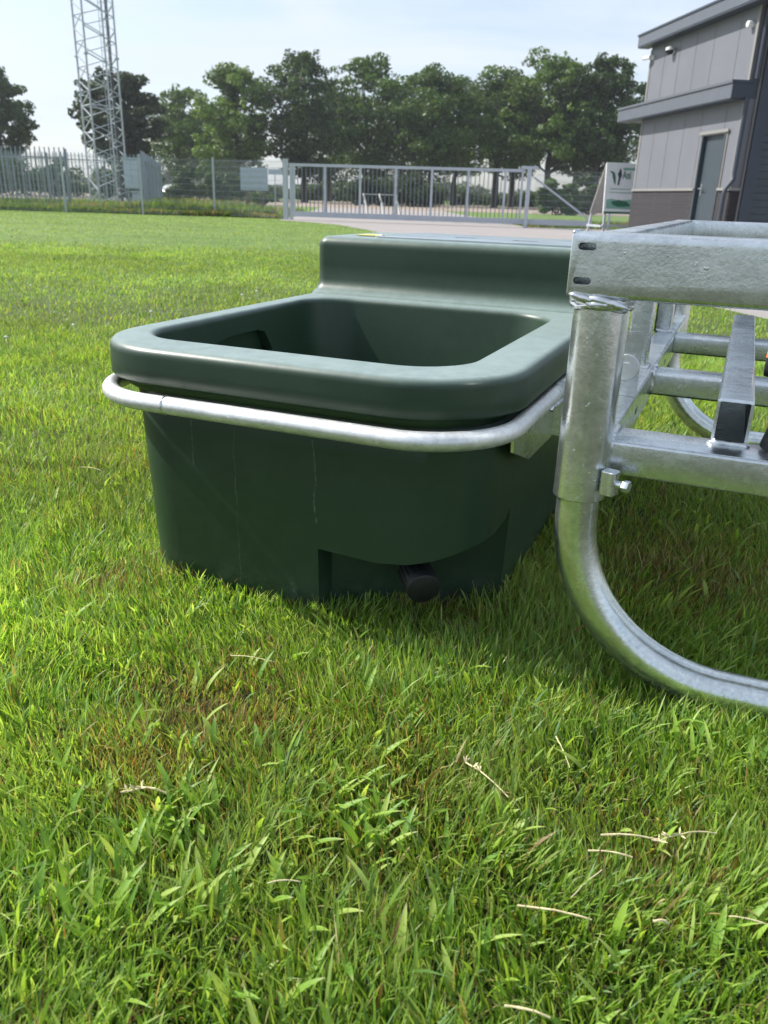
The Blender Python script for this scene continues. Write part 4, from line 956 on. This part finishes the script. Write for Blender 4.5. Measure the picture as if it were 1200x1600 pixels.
def tree(x, Y, h, wd, cb, label, base=(.036, .070, .020), seed=1, n=8500, leaf=.32, lean=0, trunk=True, dens=1.0, zlow=None):
    n = int(n*1.25); r = random.Random(seed); rt = root('tree', (x, Y, 0), label, 'tree', 'row of trees behind the fence'); off = (x, Y, 0)
    blobs = []; R_ = wd*.5; hc = h-cb; lobes = []
    env = lambda t: (min(1, .62+1.3*t) if t < .3 else 1.0 if t < .55 else max(.34, 1-.80*((t-.55)/.45)**1.8))
    NL = int(21*dens)
    for i in range(NL):
        t = (i+.35+.3*r.random())/NL; a = i*2.4+r.uniform(-.5, .5); e = env(t); s = wd*r.uniform(.15, .23)*(.80+.30*e)
        rad = max(0, R_*e-s*.75)*r.uniform(.55, 1.05); lobes.append((x+math.cos(a)*rad+lean*t, Y+math.sin(a)*rad, min(cb+hc*t, h-s*.55), s, r.uniform(.72, 1.3)))
    for (lx, ly, lz, s, b_) in lobes:
        for k in range(9):
            d = Vector((r.gauss(0, 1), r.gauss(0, 1), r.gauss(0, .75))).normalized()*s*r.uniform(.45, 1.0); q = s*r.uniform(.26, .52)
            blobs.append((lx+d.x, ly+d.y, max(cb*.8, lz+d.z*.85), q*1.15, q*1.15, q*.62, b_*r.uniform(.8, 1.2)))
    for i in range(26):   # outer sprays break the outline
        t = r.random()**.7; a = r.random()*6.28; s = wd*r.uniform(.025, .06); e = env(t)
        blobs.append((x+math.cos(a)*R_*e*.88+lean*t, Y+math.sin(a)*R_*e*.88, min(cb+hc*t, h-s*.3), s, s, s*1.1, r.uniform(.9, 1.35)))
    K = len(blobs)
    V, F_, C_ = leafcloud(blobs, n, leaf, base, seed); V = V-np.array(off)
    qmesh('crown', V, F_, C_, MT['leaf'], rt)
    tr = r.uniform(.022, .028)*h; m = MB(); top = Vector((x+lean*.6, Y, h*.72)); P = [Vector((x, Y, -.1)), Vector((x+r.uniform(-.1, .1), Y, cb*.6)), Vector((x+r.uniform(-.2, .2), Y, cb*1.1)), Vector((x+r.uniform(-.3, .3), Y, h*.45)), top]
    m.tube(P, [tr*1.25, tr*.92, tr*.8, tr*.5, tr*.15], 10); m.build('trunk', MT['bark'], rt, off)
    m = MB()
    for b in r.sample(blobs[:K], min(16, K)):
        z0 = max(cb*.85, b[2]*.62); p0 = Vector((x, Y, z0)); p1 = Vector(b[:3]); mid = (p0+p1)/2+Vector((0, 0, -.25)); m.tube([p0, mid, p1], [tr*.36, tr*.24, tr*.06], 6)
    m.build('limbs', MT['bark'], rt, off)
    return rt
def tpx(px0, px1, ytop, ybot, Y, label, **k):
    pc_ = (px0+px1)/2; t = dp(pc_, ytop, Y); b = dp(pc_, ybot, Y); w_ = dp(px1, 250, Y)[0]-dp(px0, 250, Y)[0]
    return tree(t[0]*.5+b[0]*.5, Y, t[2], w_, max(b[2], 1.0), label, **k)
YT = 100
dk = (.038, .080, .026); md = (.058, .120, .032); lt = (.082, .152, .036)
tpx(-75, 52, 106, 240, 92, 'dark tree at the far left edge of the picture', base=dk, seed=21, n=15000)
tpx(112, 250, 114, 248, 88, 'dark tree directly behind the lattice mast', base=(.022, .046, .020), seed=2, n=17000, leaf=.36)
tpx(212, 345, 138, 268, 104, 'loose airy tree just right of the mast tree', base=md, seed=3, n=10000)
tpx(296, 440, 102, 266, 96, 'lighter green tree behind the signboard', base=lt, seed=4, n=15000)
tpx(402, 548, 82, 268, 98, 'tall narrow topped tree above the left gate post', base=dk, seed=5, n=14000, lean=.2)
tpx(500, 645, 90, 266, 102, 'tree with open top above the left half of the gate', base=md, seed=6, n=13000)
tpx(598, 755, 109, 262, 98, 'rounded tree above the middle of the gate', base=md, seed=7, n=16000)
tpx(700, 862, 110, 262, 103, 'tree above the right half of the gate', base=md, seed=8, n=15000)
tpx(785, 945, 92, 262, 99, 'broad tree above the right gate post', base=lt, seed=9, n=16500)
tpx(872, 1014, 88, 258, 97, 'tall dark tree beside the building roof', base=dk, seed=10, n=16000)
tpx(960, 1090, 120, 260, 110, 'tree mostly hidden behind the building', base=dk, seed=12, n=9000)
tpx(560, 700, 132, 268, 119, 'tree in the second row left of the middle of the gate', base=dk, seed=17, n=10000)
tpx(745, 870, 120, 266, 120, 'tree in the second row above the right half of the gate', base=md, seed=18, n=10000)
tpx(650, 780, 128, 262, 116, 'tree in the second row behind the middle of the gate', base=dk, seed=13, n=11000)
tpx(440, 590, 130, 268, 118, 'tree in the second row behind the tall narrow tree', base=dk, seed=14, n=11000)
tpx(250, 405, 175, 268, 116, 'low tree in the second row behind the airy tree', base=dk, seed=15, n=10000)
tpx(830, 985, 122, 268, 118, 'tree in the second row beside the building roof', base=dk, seed=16, n=11000)
def shrub(px0, px1, ytop, Y, label, base=dk, seed=1, n=2600, leaf=.22):
    xc = dp((px0+px1)/2, 300, Y)[0]; w_ = dp(px1, 300, Y)[0]-dp(px0, 300, Y)[0]; h = max(.6, dp((px0+px1)/2, ytop, Y)[2]); r = random.Random(seed)
    rt = root('shrub', (xc, Y, 0), label, 'shrub', 'shrubs beyond the fence'); blobs = []
    for i in range(22):
        x_ = r.uniform(-.44, .44); hh_ = h*(1-1.6*x_*x_); z = r.uniform(.12, .84)*hh_; s = r.uniform(.10, .17)*w_
        blobs.append((xc+x_*w_, Y+r.uniform(-.3, .3)*w_*.6, z, s, s, min(s*.8, h*.22), r.uniform(.7, 1.3)))
    V, F_, C_ = leafcloud(blobs, n, leaf, base, seed); V = V-np.array((xc, Y, 0)); V[:, 2] = np.maximum(V[:, 2], 0.01); qmesh('foliage', V, F_, C_, MT['leaf'], rt)
    m = MB()
    for b in blobs[:8]: m.tube([(xc+r.uniform(-.1, .1)*w_, Y, -.05), tuple(b[:3])], [.05, .015], 6)
    m.build('stems', MT['bark'], rt, (xc, Y, 0))
shrub(262, 345, 246, 70, 'dark shrub between the car and the middle fence post', seed=31, n=5000)
shrub(325, 405, 250, 64, 'dark shrub behind the back of the signboard', seed=32, n=4200)
shrub(380, 432, 300, 60, 'low shrub below the signboard', seed=33, base=md, n=2000)
shrub(535, 612, 276, 80, 'big shrub behind the pole rack, left side', seed=34, base=(.028, .056, .030), n=5000)
shrub(590, 690, 270, 84, 'big shrub right of the pole rack behind the gate', seed=35, base=(.028, .056, .030), n=5500)
shrub(838, 905, 276, 60, 'shrub behind the tail brace of the gate', seed=36, base=md, n=4200)
shrub(885, 960, 268, 66, 'dark shrub behind the advertising board', seed=37, n=4500)
shrub(60, 135, 236, 78, 'low shrub behind the palisade left of the mast', seed=38, n=3500)
shrub(-30, 75, 232, 74, 'wide shrub behind the palisade at the left edge', seed=39, n=4500)
shrub(150, 250, 250, 66, 'shrub behind the cabinets of the mast yard', seed=40, n=4500)
# far woods
blobs = []; r = random.Random(5)
for i in range(150):
    x_ = -190+i*2.9+r.uniform(-1, 1); hh_ = 7.5+3.0*math.sin(i*.21)+r.uniform(-1, 1.2)
    for z in (1.6, hh_*.5, hh_*.82): blobs.append((x_+r.uniform(-1.5, 1.5), 300+r.uniform(-6, 6), z*.62, 3.2, 3.2, hh_*.24, r.uniform(.75, 1.25)))
V, F_, C_ = leafcloud(blobs, 60000, 1.15, (.050, .085, .035), 9, .3); V[:, 2] = np.maximum(V[:, 2], .02)
tag(qmesh('far_woods', V, F_, C_, MT['leaf']), 'hazy line of far woods on the horizon behind the field', 'woods', kind='stuff')
blobs = []; r = random.Random(15)
for i in range(120):
    x_ = -75+i*1.25+r.uniform(-.5, .5); hh_ = 1.75+.5*math.sin(i*.5)+r.uniform(-.3, .5)
    for z in (.4, hh_*.55, hh_*.85): blobs.append((x_, 128+r.uniform(-1.2, 1.2), z, 1.1, 1.1, hh_*.25, r.uniform(.75, 1.25)))
V, F_, C_ = leafcloud(blobs, 40000, .42, (.055, .105, .036), 19, .3); V[:, 2] = np.maximum(V[:, 2], .02)
tag(qmesh('field_hedge', V, F_, C_, MT['leaf']), 'long low green hedge across the field beyond the trees', 'hedge', kind='stuff')
# rough weeds by the fences
def weeds(n, xf, yf, hf, name, label, seed):
    r = np.random.default_rng(seed); x = xf(r, n); y = yf(r, n); h = hf(x, y)*(.4+.8*r.random(n)); la = r.random(n)*6.28; ln = .15+.45*r.random(n); w = .012+.016*r.random(n)
    wa = la+1.57+r.standard_normal(n)*.7; V = np.zeros((n, 5, 3)); C = np.zeros((n, 5, 3)); cl = vnoise(x, y, .8, seed); pal = np.array([(.10, .19, .03), (.15, .24, .045), (.07, .14, .03), (.27, .24, .13), (.32, .21, .16)])
    idx = np.where(r.random(n) < np.clip(.10+1.3*(cl-.45), .03, .75), 3+(r.random(n) < .55), r.integers(0, 3, n)); col = pal[idx]*(.8+.4*r.random(n))[:, None]
    for i, t in enumerate((0, .55, 1)):
        cx_ = x+np.cos(la)*h*ln*t*t; cy_ = y+np.sin(la)*h*ln*t*t; cz = h*t*(1-.2*ln*t); wd = w*(1-.3*t)
        if i < 2: V[:, 2*i] = np.stack([cx_-np.cos(wa)*wd, cy_-np.sin(wa)*wd, cz], 1); V[:, 2*i+1] = np.stack([cx_+np.cos(wa)*wd, cy_+np.sin(wa)*wd, cz], 1)
        else: V[:, 4] = np.stack([cx_, cy_, cz], 1)
    C[:] = col[:, None]; b = (np.arange(n)*5)[:, None]
    return tag(qmesh(name, V.reshape(-1, 3), [b+np.array([[0, 1, 3, 2]]), b+np.array([[2, 3, 4]])], C.reshape(-1, 3), MT['grass']), label, 'weeds', kind='stuff')
fl = lambda x: np.interp(x, [-20, fp[2].x, fp[1].x, fp[0].x, gL.x], [31.3, fp[2].y, fp[1].y, fp[0].y, gL.y])
weeds(42000, lambda r, n: r.uniform(-25, -4.3, n), lambda r, n: 31.4+11*r.random(n)**1.7, lambda x, y: 0.20+.28*vnoise(x, y, .55, 77)+.16*np.exp(-((x+8.2)/1.3)**2), 'tall_weeds', 'rough tall weeds with brown seed heads behind the mesh fence', 51)
weeds(9000, lambda r, n: r.uniform(-18, -4.0, n), lambda r, n: 30.95+.5*r.random(n), lambda x, y: .16+.12*vnoise(x, y, .9, 78), 'fence_verge_grass', 'uncut grass growing along the foot of the mesh fence', 52)
weeds(9000, lambda r, n: r.uniform(4.6, 13, n), lambda r, n: 29.6+4*r.random(n), lambda x, y: .16+.1*vnoise(x, y, .9, 79), 'gate_verge_grass', 'green verge grass behind the right end of the gate', 53)

# ------------------------------------------------------------------ haze in the air
hm = bpy.data.materials.new('summer_haze'); hm.use_nodes = True; hn = hm.node_tree; hn.nodes.clear()
ho = hn.nodes.new('ShaderNodeOutputMaterial'); hv = hn.nodes.new('ShaderNodeVolumePrincipled'); hv.inputs['Density'].default_value = HAZE
hv.inputs['Color'].default_value = (0.86, 0.92, 1.0, 1); hv.inputs['Anisotropy'].default_value = 0.35; hn.links.new(hv.outputs[0], ho.inputs['Volume'])
hz = MB().box((-420, -60, -1.0), (420, 420, 34)).build('haze', hm); tag(hz, 'pale summer haze in the air over the whole place', 'haze', kind='stuff')
